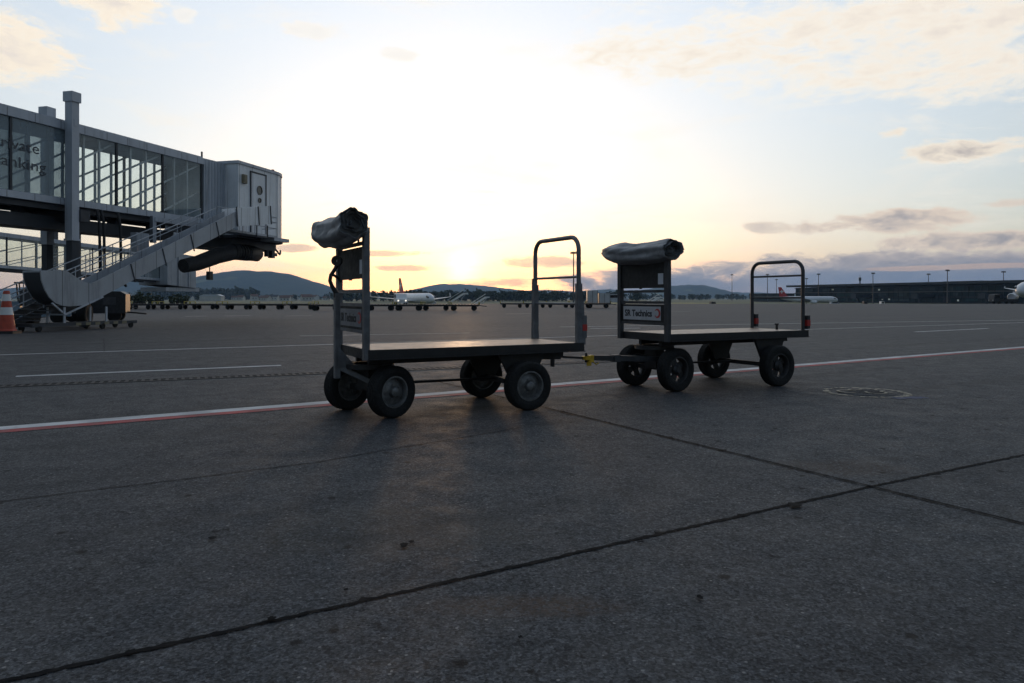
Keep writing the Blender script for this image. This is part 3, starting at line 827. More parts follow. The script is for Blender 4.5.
# rolled tarpaulins lying over the top of the front frames
def tarp(T, y0, y1, xc, zc, rx, rz, seed, label, droop, hump, tilt):
    x, y, th = T
    c0 = Vector((x, y, 0)) + Vector((math.cos(th), math.sin(th), 0)) * 0 + Vector((-math.sin(th), math.cos(th), 0)) * W_ / 2
    root = empty('rolled_tarpaulin', c0 + Vector((0, 0, zc)), th, label, 'tarpaulin', 'rolled tarpaulins on the trailers')
    nseg, nl = 72, 46
    def pt(t, a, k=1.0, off=0.0):
        yy = y0 + (y1 - y0) * t
        f = noise.fractal(Vector((math.cos(a) * 0.9, math.sin(a) * 0.9, t * 2.2 + seed * 7)), 0.9, 2.0, 4)
        g_ = noise.noise(Vector((math.cos(a) * 2.4, math.sin(a) * 2.4, t * 4.5 + seed * 3)))
        crease = abs(noise.noise(Vector((math.cos(a) * 1.6 + t * 2.0, math.sin(a) * 1.6, t * 3.0 + seed))))
        facet = 1.0 + 0.07 * math.cos(6 * a + seed + t * 1.3)          # flat folded sides
        taper = 1.0 - droop * max(0, (t - 0.78) / 0.22) ** 2 - 0.05 * max(0, (0.06 - t) / 0.06)
        hm = 1.0 + hump * math.exp(-((t - 0.68) / 0.13) ** 2) * max(0, math.sin(a))
        r = facet * taper * hm * (1 + 0.10 * f + 0.035 * g_ - 0.07 * (1 - crease) ** 6) * k
        xx = xc + rx * r * math.cos(a) + 0.02 * math.sin(t * 7)
        z = rz * r * math.sin(a) + 0.03 * math.sin(t * 5 + seed) + tilt * t
        ye = yy + 0.035 * noise.noise(Vector((math.cos(a) * 2, math.sin(a) * 2, seed + 4.2 * round(t)))) * (1 if t in (0.0, 1.0) else 0) + off
        return Vector((xx, ye, z))
    m = MB()
    rows = [[pt(i / nl, 2 * PI * k / nseg) for k in range(nseg)] for i in range(nl + 1)]
    # open ends: the skin turns inwards
    for e in (0.0, 1.0):
        sg = 1 if e == 0.0 else -1
        inner = [[pt(e, 2 * PI * k / nseg, q, sg * o_) for k in range(nseg)] for q, o_ in ((0.96, -0.006), (0.90, 0.012), (0.86, 0.05))]
        if e == 0.0: rows = inner[::-1] + rows
        else: rows = rows + inner
    m.grid(rows, wrap=True)
    m.build('outer_skin', M['tarp'], root, smooth=40)
    for e in (0.0, 1.0):
        m = MB()
        sg = 1 if e == 0.0 else -1
        # spiral of folded layers inside
        prev = None; rws = [[], []]
        N = 120
        for i in range(N + 1):
            a = i / N * 2 * PI * 2.6
            q = 0.84 - 0.62 * i / N + 0.05 * math.sin(3 * a + seed)
            q *= 1 + 0.14 * math.sin(2 * a + seed)
            rws[0].append(pt(e, a, q, sg * (-0.022 + 0.03 * math.sin(2.3 * a))))
            rws[1].append(pt(e, a, q, sg * 0.2))
        m.grid(rws)
        ctr = [pt(e, 2 * PI * k / 40, 0.87, sg * 0.045) for k in range(40)]
        m.bm.faces.new([m._v(p) for p in ctr])
        m.build('inner_folds', M['tarp_in'], root, smooth=60, fix=False)
    return root
tarp(T1, -W_ / 2 - 0.10, W_ / 2 + 0.10, -0.175, 1.985, 0.165, 0.155, 3, 'grey rolled tarpaulin atop the nearer trailer with the raised drawbar', 0.25, 0.05, -0.05)
tarp(T2, -W_ / 2 - 0.13, W_ / 2 + 0.24, -0.07, 1.845, 0.185, 0.138, 8, 'grey rolled tarpaulin lumped atop the farther trailer, humped at its left', 0.45, 0.22, 0.06)

# ------------------------------------------------------------------ jet bridges
class Frame:
    """bridge coordinates: s along the tunnel, t across towards the apron, z up"""
    def __init__(f, x, y, ang): f.o = Vector((x, y, 0)); f.ang = ang
    def root(f, *a): return empty('jet_bridge', f.o, -f.ang, *a)
# local axes: tunnel runs along local +Y, near face looks to local +X
BANG = math.atan2(0.2526, 0.9676)
def P(s, t, z): return Vector((t, s, z))

def jet_bridge(root, s0, s1, main=True, zoff=0.0, slope=0.012, wid=2.4):
    """tunnel with glazed sides, roof, floor, lift columns, cab"""
    zt = lambda s: 8.75 + slope * s + zoff
    zb = lambda s: 5.22 + slope * s * 0.6 + zoff * 0.8 if main else 5.22 + slope * s + zoff
    gl0, gl1 = 0.30, -0.36
    # roof and floor as long sheared boxes
    def long_box(m, a, b, t0, t1, f0, f1):
        pts = [(a, f0(a)), (b, f0(b)), (b, f1(b)), (a, f1(a))]
        m.prism(pts, lambda u, v, t: P(u, t, v), t0, t1)
    m = MB()
    long_box(m, s0, s1, -wid - 0.06, 0.06, lambda s: zt(s) - 0.34, zt)
    long_box(m, s0, s1, -wid + 0.1, -0.1, lambda s: zt(s) + 0.002, lambda s: zt(s) + 0.10)
    m.build('roof', M['bridge'], root, 0.02)
    m = MB()
    long_box(m, s0, s1, -wid - 0.04, 0.04, zb, lambda s: zb(s) + 0.28)
    m.build('floor', M['bridge'], root, 0.01)
    m = MB()
    long_box(m, s0, s1, -wid + 0.12, -0.12, lambda s: zb(s) + 0.283, lambda s: zb(s) + 0.32)
    m.build('walkway', M['floor_in'], root)
    # under-floor cable carriers
    m = MB()
    for t, w, dz, hh in ((-0.25, 0.18, 0.25, 0.22), (-wid + 0.25, 0.18, 0.25, 0.22), (-1.2, 0.35, 0.16, 0.14)):
        long_box(m, s0, s1 - 0.5, t - w / 2, t + w / 2, lambda s: zb(s) - dz, lambda s: zb(s) - dz + hh)
    m.build('under_rails', M['bridge_dk'], root)
    # glazing bays
    edges = [-2.84 - 2.95 * k for k in range(8, 0, -1)] + [-2.84, -0.1, 2.47, 5.43, 8.35] if main else [s0 + (s1 - s0) * k / 8 for k in range(9)]
    edges = [e for e in edges if s0 - 0.1 <= e <= s1 + 0.1]
    for side, t in ((0, -0.04), (1, -wid + 0.04)):
        for e in edges:
            mu = MB(); mu.bar(P(e, t, zb(e) + 0.28), P(e, t, zt(e) - 0.34), 0.10, 0.10, up=(0, 1, 0))
            mu.build('mullion', M['bridge_dk'], root)
        for a, b in zip(edges[:-1], edges[1:]):
            q = 3; di = MB()
            for i in range(1, q):
                e = a + (b - a) * i / q
                di.bar(P(e, t - 0.14 if side == 0 else t + 0.14, zb(e) + 0.28), P(e, t - 0.14 if side == 0 else t + 0.14, zt(e) - 0.34), 0.09, 0.09, up=(0, 1, 0))
            # truss diagonals behind the glass
            for i in range(2):
                tt = t - 0.16 if side == 0 else t + 0.16
                h0, h1 = zb(a) + 0.32, zt(b) - 0.40
                di.bar(P(a + 0.05, tt, h0 + (h1 - h0) * i / 2), P(b - 0.05, tt, h0 + (h1 - h0) * (i + 1) / 2), 0.07, 0.10, up=(1, 0, 0))
            di.build('truss', M['bridge_lt'] if side == 0 else M['bridge'], root)
        for a, b in zip(edges[:-1], edges[1:]):
            gm = MB()
            gm.prism([(a + 0.055, zb(a) + 0.285), (b - 0.055, zb(b) + 0.285), (b - 0.055, zt(b) - 0.345), (a + 0.055, zt(a) - 0.345)],
                     lambda u, v, tt: P(u, tt, v), t - 0.008, t + 0.008)
            dk = main and b < -0.05
            o = gm.build('window_pane', M['glass_dk'] if dk else M['glass'], root, smooth=0)
            if dk and side == 0: o['label'] = 'darker printed glass pane'
    return zt, zb

bx0, by0 = -18.94, 31.0
root = empty('jet_bridge', (bx0, by0, 0), -BANG, 'grey glazed passenger boarding bridge at left, with lettering on its glass', 'jet bridge', 'passenger boarding bridges')
zt, zb = jet_bridge(root, -26.5, 8.5)
# lettering printed on the glass
mt = lambda z, s: Matrix(((0, 0, 1, 0.004), (1, 0, 0, s), (0, 1, 0, z), (0, 0, 0, 1)))
text_mesh('lettering', 'Private', 0.62, M['print'], root, mt(7.12, -3.62), 0.002, 0.0, width=2.02)
text_mesh('lettering', 'banking', 0.62, M['print'], root, mt(6.42, -3.62), 0.002, 0.0, width=2.34)
# lift columns
for s, t, zt_, zlow in ((-0.25, 0.26, 9.6, 3.7), (1.3, -2.75, 9.55, 3.7)):
    m = MB(); m.box(P(s, t, (zt_ + zlow) / 2), (0.37, 0.37, zt_ - zlow))
    m.box(P(s, t, zt_ + 0.2), (0.48, 0.48, 0.42)); m.box(P(s, t, zt_ - 0.9), (0.40, 0.16, 0.3))
    m.box(P(s, t, zlow + 0.03), (0.44, 0.44, 0.08))
    cl = m.build('lift_column', M['bridge'], root, 0.03)
    m = MB(); m.box(P(s, t, (zlow + 1.0) / 2), (0.31, 0.31, zlow - 1.0))
    m.build('inner_post', M['bridge_dk'], cl, 0.02)
# crossbeam carriage under the tunnel, bogie and wheels
m = MB()
m.box(P(0.2, -1.2, 4.78), (3.4, 0.5, 0.5)); m.box(P(0.4, -1.2, 1.35), (3.5, 0.6, 0.6)); m.box(P(0.4, -1.2, 0.85), (1.4, 1.9, 0.5))
m.prism([(-16, 4.1), (6.6, 4.25), (6.9, 4.4), (6.9, 4.75), (-16, 4.7)], lambda u, v, t: P(u, t, v), -1.9, -0.6)
for k in range(9):
    m.box(P(-14 + k * 2.5, -1.2, 4.95), (0.5, 0.25, 0.5))
m.build('carriage', M['bridge_dk'], root, 0.02)
for t in (-2.9, -0.05):
    for s in (-0.05, 0.95):
        if s > 0.5: continue
        make = MB(); prof = [(0.30, -.17), (0.42, -.2), (0.50, -.17), (0.52, -.08), (0.52, .08), (0.50, .17), (0.42, .2), (0.30, .17), (0.12, .1), (0, .1)]
        make.lathe(prof, P(s + 0.4, t + 0.35, 0.52), (0.9, 0.45, 0), 36)
        make.build('bogie_wheel', M['rubber'], root)
# conduits looping beside the column
m = MB()
for dx in (0.0, 0.25, 1.2):
    s = 1.2 + dx
    m.tube([P(s, 0.1, 5.2), P(s, 0.25, 4.6), P(s, 0.28, 3.2), P(s + 0.1, 0.2, 2.2), P(s + 0.5, 0.1, 1.8)], 0.06, 8)
m.build('cable_loop', M['hose'], root)
# roof gear
m = MB(); m.box(P(-3.3, -0.6, 9.0), (0.25, 0.25, 0.4)); m.lathe([(0, -.2), (.18, -.15), (.22, 0), (.18, .15), (0, .2)], P(-3.3, -0.6, 9.25), (0, 1, 0), 16)
m.build('floodlight', M['bridge_dk'], root)
m = MB(); m.cyl(P(8.6, -0.2, 8.8), P(8.6, -0.2, 9.25), 0.05, seg=8)
m.build('roof_post', M['bridge_dk'], root)
# neck between tunnel and cab
m = MB()
m.prism([(8.45, 4.95), (10.3, 4.95), (10.3, 8.9), (8.45, 8.85)], lambda u, v, t: P(u, t, v), -2.46, 0.07)
for k in range(7): m.box(P(8.6 + k * 0.25, 0.085, 6.95), (0.03, 0.05, 3.7))
m.build('neck', M['bridge'], root, 0.02)
# cab: flat near side then a rounded front
cs, ct, cr = 13.9, -1.45, 2.35
def cab_outline(r_off=0.0):
    pts = [(10.25 - r_off, ct - cr - r_off), (10.25 - r_off, ct + cr + r_off)]
    for i in range(25):
        a = PI / 2 - PI * i / 24
        pts.append((cs + (cr + r_off) * math.cos(a), ct + (cr + r_off) * math.sin(a)))
    return pts
m = MB()
m.prism(cab_outline(), lambda u, v, z: P(u, v, z), 4.83, 8.86)
m.build('cab', M['cab_lit'], root, 0.0, smooth=30)
m = MB(); m.prism(cab_outline(0.07), lambda u, v, z: P(u, v, z), 8.863, 9.03)
m.prism([(11, -3.0), (14, -3.0), (15, -1.5), (14, 0), (11, 0)], lambda u, v, z: P(u, v, z), 9.033, 9.12)
m.build('cab_roof', M['bridge'], root, 0.02, smooth=30)
m = MB(); m.prism(cab_outline(0.10), lambda u, v, z: P(u, v, z), 4.68, 4.827)
m.prism([(10.4, -3.2), (14.8, -3.2), (15.6, -1.5), (14.8, 0.4), (10.4, 0.4)], lambda u, v, z: P(u, v, z), 4.2, 4.677)
m.box(P(14.6, 0.2, 4.0), (0.3, 0.3, 0.5)); m.tube([P(14.9, .3, 4.3), P(15.2, .4, 4.0), P(15.6, .2, 4.1), P(15.9, 0, 4.3)], 0.06, 8)
m.box(P(15.9, -0.6, 4.05), (0.5, 0.4, 0.2)); m.cyl(P(13.9, 0.3, 4.2), P(13.9, 0.3, 3.8), 0.13, seg=10)
m.build('cab_base', M['bridge_dk'], root, 0.02)
m = MB()
for k in range(9):
    a = PI / 2 - PI * (k + 0.5) / 18 * 1.3
    m.bar(P(cs + (cr + .005) * math.cos(a), ct + (cr + .005) * math.sin(a), 4.9), P(cs + (cr + .005) * math.cos(a), ct + (cr + .005) * math.sin(a), 8.85), 0.03, 0.02)
m.build('panel_seam', M['bridge'], root)
fx = ct + cr
m = MB(); m.box(P(12.15, fx + 0.015, 6.8), (0.04, 1.45, 3.5))
door = m.build('cab_door', M['cab_lit'], root, 0.01)
m = MB()
for s_, w_, h_, zc_ in ((12.15, 1.6, 0.08, 8.6), (11.4, 0.08, 3.6, 6.8), (12.9, 0.08, 3.6, 6.8)):
    m.box(P(s_, fx + 0.03, zc_), (0.06, w_, h_))
m.build('door_frame', M['bridge_dk'], door)
for zz, r in ((7.62, 0.27), (7.03, 0.15)):
    m = MB(); m.lathe([(0, 0.0), (r * 0.8, 0.0), (r * 0.82, 0.03), (r, 0.03), (r, -0.02)], P(12.25, fx + 0.04, zz), (1, 0, 0), 24)
    m.build('porthole', M['dark_glass'], door)
m = MB(); m.box(P(10.75, fx + 0.07, 8.05), (0.14, 0.35, 0.5)); m.box(P(10.75, fx + 0.145, 8.05), (0.02, 0.22, 0.36))
m.build('lamp_box', M['bulkhead'], root, 0.01)
m = MB(); m.cyl(P(14.6, 0.3, 9.03), P(14.6, 0.3, 9.28), 0.09, seg=10)
m.build('beacon', M['red'], root)
# landing, railings and service stairs on the near side
lt0, lt1 = fx + 0.05, fx + 1.05
m = MB(); m.box(P(9.75, (lt0 + lt1) / 2, 4.86), (1.0, 5.6, 0.12)); m.box(P(13.0, fx + 0.6, 4.72), (0.9, 1.6, 0.2))
land = m.build('landing', M['bridge'], root, 0.01)
m = MB()
for s_ in (7.0, 8.1, 9.2, 10.3, 11.4, 12.5):
    m.tube([P(s_, lt1, 4.9), P(s_, lt1, 6.0)], 0.022, 6)
for z_ in (5.35, 5.7, 6.0): m.tube([P(7.0, lt1, z_), P(12.5, lt1, z_)], 0.022, 6)
for z_ in (5.35, 5.7, 6.0): m.tube([P(12.5, lt0, z_), P(12.5, lt1, z_)], 0.022, 6)
m.build('railing', M['bridge_lt'], land)
sa, za, sb, zb_ = 7.0, 4.86, -4.6, 0.30
m = MB()
for t in (lt0 + 0.05, lt1 - 0.05):
    m.bar(P(sa, t, za - 0.1), P(sb, t, zb_ - 0.1), 0.05, 0.26)
nst = 22
for i in range(nst):
    f = (i + 0.5) / nst
    m.box(P(sa + (sb - sa) * f, (lt0 + lt1) / 2, za + (zb_ - za) * f), (0.85, 0.30, 0.04))
st = m.build('service_stairs', M['bridge_dk'], root)
m = MB()
for t in (lt0 + 0.02, lt1 - 0.02):
    for dz in (0.55, 1.05): m.tube([P(sa, t, za + dz), P(sb, t, zb_ + dz)], 0.024, 6)
    for i in range(9):
        f = i / 8
        m.tube([P(sa + (sb - sa) * f, t, za + (zb_ - za) * f), P(sa + (sb - sa) * f, t, za + (zb_ - za) * f + 1.05)], 0.02, 6)
m.build('handrail', M['bridge_lt'], st)
# mid-height hanging bracket and a cabinet under the tunnel
m = MB()
m.box(P(4.4, 0.3, 4.6), (0.18, 0.25, 1.3)); m.box(P(5.9, 0.35, 5.1), (0.16, 3.0, 0.22)); m.box(P(3.6, 0.25, 3.9), (0.35, 0.8, 0.9))
m.build('stair_hanger', M['bridge'], root, 0.01)
# air hose slung under the cab, ending in its basket
m = MB()
m.tube([P(14.2, -0.6, 4.1), P(13.0, 0.2, 3.92), P(11.4, 0.6, 3.85), P(10.0, 0.7, 3.85)], [0.3, 0.42, 0.44, 0.44], 16)
m.tube([P(10.2, 0.7, 3.85), P(8.8, 0.6, 3.55), P(7.4, 0.5, 3.1), P(6.4, 0.4, 2.9)], [0.44, 0.44, 0.40, 0.36], 16)
for k in range(14):
    f = k / 13
    m.lathe([(0.42, -.03), (0.465, 0), (0.42, .03)], P(13.2 - 3.2 * f, 0.1 + 0.6 * min(1, f * 1.6), 3.93 - 0.08 * f), (0.2, 1, 0.05), 16)
m.build('air_hose', M['hose'], root)
m = MB(); m.box(P(8.2, 0.6, 2.45), (0.22, 0.28, 0.45)); m.tube([P(8.2, .6, 2.6), P(8.2, .6, 3.3)], 0.03, 6)
m.build('pendant_control', M['black_steel'], root, 0.02)

# the baggage slide standing beside the stairs
cu0, cu1 = 1.95, 2.75
croot = empty('baggage_slide', Vector((bx0, by0, 0)) + Matrix.Rotation(-BANG, 3, 'Z') @ Vector((2.35, -2.5, 0)), -BANG, 'long pale grey baggage slide sloping down beside the boarding bridge stairs', 'baggage slide')
def Q(s, t, z): return Vector((t - 2.35, s + 2.5, z))
side = [(7.6, 5.02), (7.6, 5.82), (-1.75, 1.83), (-2.2, 1.9), (-2.96, 2.3), (-4.35, 2.26), (-4.3, 1.9), (-4.12, 1.55), (-3.9, 1.28), (-3.57, 1.06), (-3.2, 0.96), (-2.79, 0.93), (-2.2, 0.96), (-1.7, 1.12)]
sq = lambda u: u if u > -2.79 else -2.79 + (u + 2.79) * 0.8
side = [(sq(u), v) for u, v in side]
for t in (cu1, cu0):
    m = MB(); m.prism(side, lambda u, v, tt: Q(u, tt, v), t - 0.025, t + 0.025)
    m.build('side_panel', M['slide'], croot, 0.006)
for f in (0.22, 0.42, 0.62, 0.82):
    s_ = -1.7 + 9.3 * f; z_ = 1.12 + 3.9 * f; m = MB()
    m.bar(Q(s_ + 0.18, cu1 + 0.03, z_ - 0.05), Q(s_ - 0.08, cu1 + 0.03, z_ + 0.72), 0.05, 0.04)
    m.build('panel_strap', M['bridge_dk'], croot)
m = MB()
flo = [(7.6, 5.1), (-1.7, 1.2), (-2.2, 1.06), (-2.79, 1.02), (-3.2, 1.05), (-3.5, 1.14), (-3.82, 1.34), (-4.05, 1.62), (-4.22, 1.95), (-4.27, 2.24)]
flo = [(sq(u), v) for u, v in flo]
m.grid([[Q(s_, t, z_) for t in (cu0 + 0.026, cu1 - 0.026)] for s_, z_ in flo] )
m.build('slide_bed', M['bridge'], croot, fix=False)
# outside of the curled foot
m = MB()
m.grid([[Q(s_ - 0.06, t, z_ - 0.05) for t in (cu0 + 0.026, cu1 - 0.026)] for s_, z_ in flo[3:]])
m.build('foot_shell', M['bridge_dk'], croot, fix=False)
# head box
m = MB()
m.prism([(7.55, 5.0), (10.6, 5.42), (10.6, 6.45), (7.4, 5.9)], lambda u, v, tt: Q(u, tt, v), cu1 - 0.02, cu1 + 0.06)
m.prism([(7.55, 5.0), (10.6, 5.42), (10.6, 6.45), (7.4, 5.9)], lambda u, v, tt: Q(u, tt, v), cu0 - 0.06, cu0 + 0.02)
m.prism([(7.55, 5.02), (10.6, 5.44), (10.6, 5.5), (7.55, 5.08)], lambda u, v, tt: Q(u, tt, v), cu0 + 0.021, cu1 - 0.021)
hb = m.build('slide_head', M['cab_lit'], croot, 0.008)
for s_, dz in ((9.4, 0.25), (10.55, 0.42), (7.5, 0.0)):
    m = MB(); m.bar(Q(s_ + 0.03, cu1 + 0.075, 4.98 + dz), Q(s_ - 0.08, cu1 + 0.075, 6.0 + dz), 0.07, 0.03)
    m.build('head_strap', M['bridge_dk'], hb)
m = MB()
m.bar(Q(9.3, cu1, 4.6), Q(9.3, cu1, 5.2), 0.05, 0.05); m.bar(Q(10.3, cu1, 4.6), Q(10.3, cu1, 5.3), 0.05, 0.05); m.bar(Q(9.3, cu1, 4.62), Q(10.3, cu1, 4.62), 0.05, 0.05)
m.build('head_bracket', M['bridge_dk'], hb)
# foot frame and low trolley
m = MB()
m.bar(Q(-3.57, cu1 + 0.03, 1.06), Q(-3.0, cu1 + 0.03, 0.62), 0.06, 0.06); m.bar(Q(-3.0, cu1 + 0.03, 0.62), Q(-1.2, cu1 + 0.03, 1.3), 0.06, 0.06)
m.bar(Q(-3.0, cu0, 0.62), Q(-3.0, cu1, 0.62), 0.06, 0.06)
for s_, t_ in ((-3.0, cu0), (-3.0, cu1), (-1.0, cu0), (-1.0, cu1)): m.bar(Q(s_, t_, 0.2), Q(s_ , t_, 0.9), 0.06, 0.06)
m.build('foot_frame', M['bridge'], croot)
m = MB()
for t_ in (cu0, cu1): m.bar(Q(-4.4, t_, 0.24), Q(0.6, t_, 0.24), 0.10, 0.12)
for s_ in (-4.3, -3, -1, 0.5): m.bar(Q(s_, cu0, 0.24), Q(s_, cu1, 0.24), 0.10, 0.1)
for k in range(5): m.bar(Q(-4.3 + k * 0.2, cu0, 0.3 + k * 0.12), Q(-4.3 + k * 0.2, cu1, 0.3 + k * 0.12), 0.2, 0.03)
m.build('trolley', M['bridge_dk'], croot)
for k in range(6):
    m = MB(); m.box(Q(-2.4 + k * 0.46, cu1 + 0.055, 0.24), (0.006, 0.24, 0.11))
    m.build('hazard_stripe', M['bulkhead'], croot)
for s_ in (-4.1, -1.2, 0.3):
    for t_ in (cu0, cu1):
        m = MB(); m.lathe([(0, -.05), (.1, -.05), (.12, -.03), (.12, .03), (.1, .05), (0, .05)], Q(s_, t_, 0.121), (1, 0, 0), 20)
        m.build('castor', M['rubber'], croot)

# second boarding bridge, farther back
root2 = empty('jet_bridge', (-50.5, 78, 0), -BANG, 'dim distant boarding bridge with glass sides, seen beneath the nearer one', 'jet bridge', 'passenger boarding bridges')
zt2, zb2 = jet_bridge(root2, -26, 17, main=False, zoff=-1.1, slope=-0.035)
for s_ in (-12, 3.5):
    m = MB(); m.box(P(s_, 0.4, 4.6), (0.7, 0.7, 9.2)); m.box(P(s_, -2.8, 4.6), (0.7, 0.7, 9.2)); m.box(P(s_, -1.2, 3.6), (4.2, 0.6, 0.6))
    m.build('lift_column', M['bridge_dk'], root2)
m = MB(); m.prism([(17, 3.0), (22.5, 2.6), (22.5, 7.0), (17, 7.3)], lambda u, v, t: P(u, t, v), -3.3, 1.2)
m.box(P(20.2, -1, 2.4), (4.0, 6.5, 0.5)); m.box(P(19, 1.28, 4.8), (0.1, 0.12, 4.0)); m.box(P(21, 1.28, 4.7), (0.1, 0.12, 4.0))
m.build('cab', M['slide'], root2, 0.05)

# ------------------------------------------------------------------ traffic cone and things by the bridge foot
cp = Vector(((6.5 - 512) / F * 25.3, 25.3, 0))
root = empty('traffic_cone', cp, 0.2, 'tall orange and white traffic cone at the foot of the baggage slide', 'traffic cone')
root.scale = (1.1,) * 3
m = MB(); m.box((0, 0, 0.045), (0.62, 0.62, 0.09)); m.build('base', M['black_steel'], root, 0.015)
def cone_r(z): return 0.255 - 0.165 * (z - 0.09) / 1.25
m = MB(); m.lathe([(0.28, 0.09), (0.27, 0.13)] + [(cone_r(z), z) for z in (0.15, 0.6, 1.0, 1.34)] + [(0.075, 1.37), (0, 1.37)], (0, 0, 0), (0, 0, 1), 28)
cb = m.build('cone_body', M['orange'], root)
for z0, z1 in ((0.60, 0.84), (1.04, 1.26)):
    m = MB(); m.lathe([(cone_r(z0) + 0.004, z0), (cone_r(z1) + 0.004, z1)], (0, 0, 0), (0, 0, 1), 28)
    m.build('reflective_band', M['white'], cb)

def tractor(loc, rz, label, mat, group=None):
    r = empty('baggage_tractor', loc, rz, label, 'tractor', group)
    m = MB()
    m.prism([(-1.4, 0.35), (1.5, 0.35), (1.55, 0.95), (0.35, 1.05), (0.25, 0.8), (-0.55, 0.8), (-0.6, 1.1), (-1.4, 1.1)], lambda u, v, t: Vector((u, t, v)), -0.62, 0.62)
    m.build('body', mat, r, 0.04)
    m = MB()
    for x in (-0.6, 0.35):
        for y in (-0.55, 0.55): m.bar((x, y, 1.0), (x - 0.08, y, 1.95), 0.06, 0.06)
    m.box((-0.15, 0, 1.98), (1.25, 1.25, 0.07)); m.build('canopy', M['dark_steel'], r, 0.01)
    m = MB(); m.box((-0.3, 0, 0.95), (0.5, 0.9, 0.15)); m.box((-0.52, 0, 1.2), (0.12, 0.9, 0.45)); m.build('seat', M['black_steel'], r, 0.03)
    for x in (-0.95, 1.0):
        for y in (-0.58, 0.58):
            m = MB(); m.lathe([(0, -.1), (.2, -.11), (.32, -.09), (.34, 0), (.32, .09), (.2, .11), (0, .1)], (x, y, 0.34), (0, 1, 0), 24)
            m.build('wheel', M['rubber'], r)
    return r
tractor((-23.2, 35.0, 0), 0.5, 'pale blue baggage tractor half hidden behind the traffic cone', M['van_blue'])

gx = (96 - 512) / F * 38
r = empty('ground_power_unit', (gx, 38, 0), 0.35, 'dark ground power unit on wheels standing in shade behind the slide', 'power unit')
m = MB(); m.prism([(-1.5, 0.45), (1.5, 0.45), (1.5, 1.45), (1.25, 1.6), (-1.3, 1.6), (-1.5, 1.4)], lambda u, v, t: Vector((u, t, v)), -0.75, 0.75); m.build('housing', M['dark_steel'], r, 0.04)
m = MB()
for k_ in range(7): m.box((-0.9 + k_ * 0.14, -0.757, 1.05), (0.08, 0.02, 0.5))
m.build('louvre', M['black_steel'], r)
m = MB(); m.box((0.75, -0.76, 1.1), (0.6, 0.03, 0.4)); m.build('panel', M['grey_steel'], r, 0.01)
m = MB(); m.bar((1.5, 0, 0.5), (2.4, 0, 0.4), 0.08, 0.08); m.build('drawbar', M['dark_steel'], r)
for x in (-0.95, 0.95):
    for y in (-0.62, 0.62):
        m = MB(); m.lathe([(0, -.11), (.2, -.12), (.33, -.1), (.36, 0), (.33, .1), (.2, .12), (0, .11)], (x, y, 0.36), (0, 1, 0), 24); m.build('wheel', M['rubber'], r)

# ------------------------------------------------------------------ rows of empty dollies across the apron
def make_dolly(deckmat):
    r = empty('baggage_dolly')
    m = MB(); m.box((0, 0, 0.56), (3.1, 1.5, 0.08)); m.box((0, 0.5, 0.47), (2.9, 0.1, 0.1)); m.box((0, -0.5, 0.47), (2.9, 0.1, 0.1))
    for k in range(10): m.box((-1.4 + k * 0.31, 0, 0.62), (0.08, 1.44, 0.04))
    m.build('bed', deckmat, r)
    for sx in (-1, 1):
        m = MB()
        for sy in (-1, 1): m.bar((sx * 1.5, sy * 0.7, 0.6), (sx * 1.5, sy * 0.7, 0.86), 0.07, 0.07)
        m.bar((sx * 1.5, -0.7, 0.86), (sx * 1.5, 0.7, 0.86), 0.06, 0.06)
        m.build('stop_rail', M['pallet_yel'], r)
    m = MB(); m.bar((1.5, 0, 0.5), (2.25, 0, 0.42), 0.08, 0.07); m.build('drawbar', M['dark_steel'], r)
    for sx in (-1.0, 1.0):
        for sy in (-0.55, 0.55):
            m = MB(); m.lathe([(0, -.08), (.15, -.09), (.24, -.07), (.255, 0), (.24, .07), (.15, .09), (0, .08)], (sx, sy, 0.256), (0, 1, 0), 18)
            m.build('wheel', M['rubber'], r)
    return r
dA, dB = make_dolly(M['dark_steel']), make_dolly(M['grey_steel'])
used = set()
def place_dolly(src, px, Y, rz, label, group):
    if src.name not in used: o = src; used.add(src.name)
    else: o = copy_tree(src)
    o.location = ((px - 512) / F * Y, Y, 0); o.rotation_euler = (0, 0, rz)
    return tag(o, label, 'dolly', group)
ordn = ['first', 'second', 'third', 'fourth', 'fifth', 'sixth', 'seventh', 'eighth', 'ninth', 'tenth', 'eleventh', 'twelfth', 'thirteenth', 'fourteenth']
for i, px in enumerate([142, 174, 206, 239, 271, 303]):
    place_dolly(dA, px, 79 + random.uniform(-0.6, 0.6), random.uniform(-0.05, 0.05), 'empty dark dolly, %s from the boarding bridge in the long row' % ordn[i], 'dollies left of the trailers')
place_dolly(dA, 326, 71, 0.05, 'nearest dark dolly just left of the raised drawbar', 'dollies left of the trailers')
for i, px in enumerate((381, 409, 436)):
    place_dolly(dA, px, 72 + random.uniform(-0.4, 0.4), random.uniform(-0.05, 0.05), 'empty dolly, %s right of the tarpaulin frame, before the airliner' % ordn[i], 'dollies before the airliner')
place_dolly(dA, 464, 71, 0.0, 'dark dolly standing in the orange glint below the sun', 'dollies before the airliner')
for i, px in enumerate((512, 535, 558, 580)):
    place_dolly(dB, px, 92 + random.uniform(-0.6, 0.6), random.uniform(-0.05, 0.05), 'empty grey dolly, %s from the left in the row behind the hoop' % ordn[i], 'dollies behind the hoop')
place_dolly(dA, 108, 60, 0.3, 'dark dolly in the shade under the baggage slide', 'dollies left of the trailers')
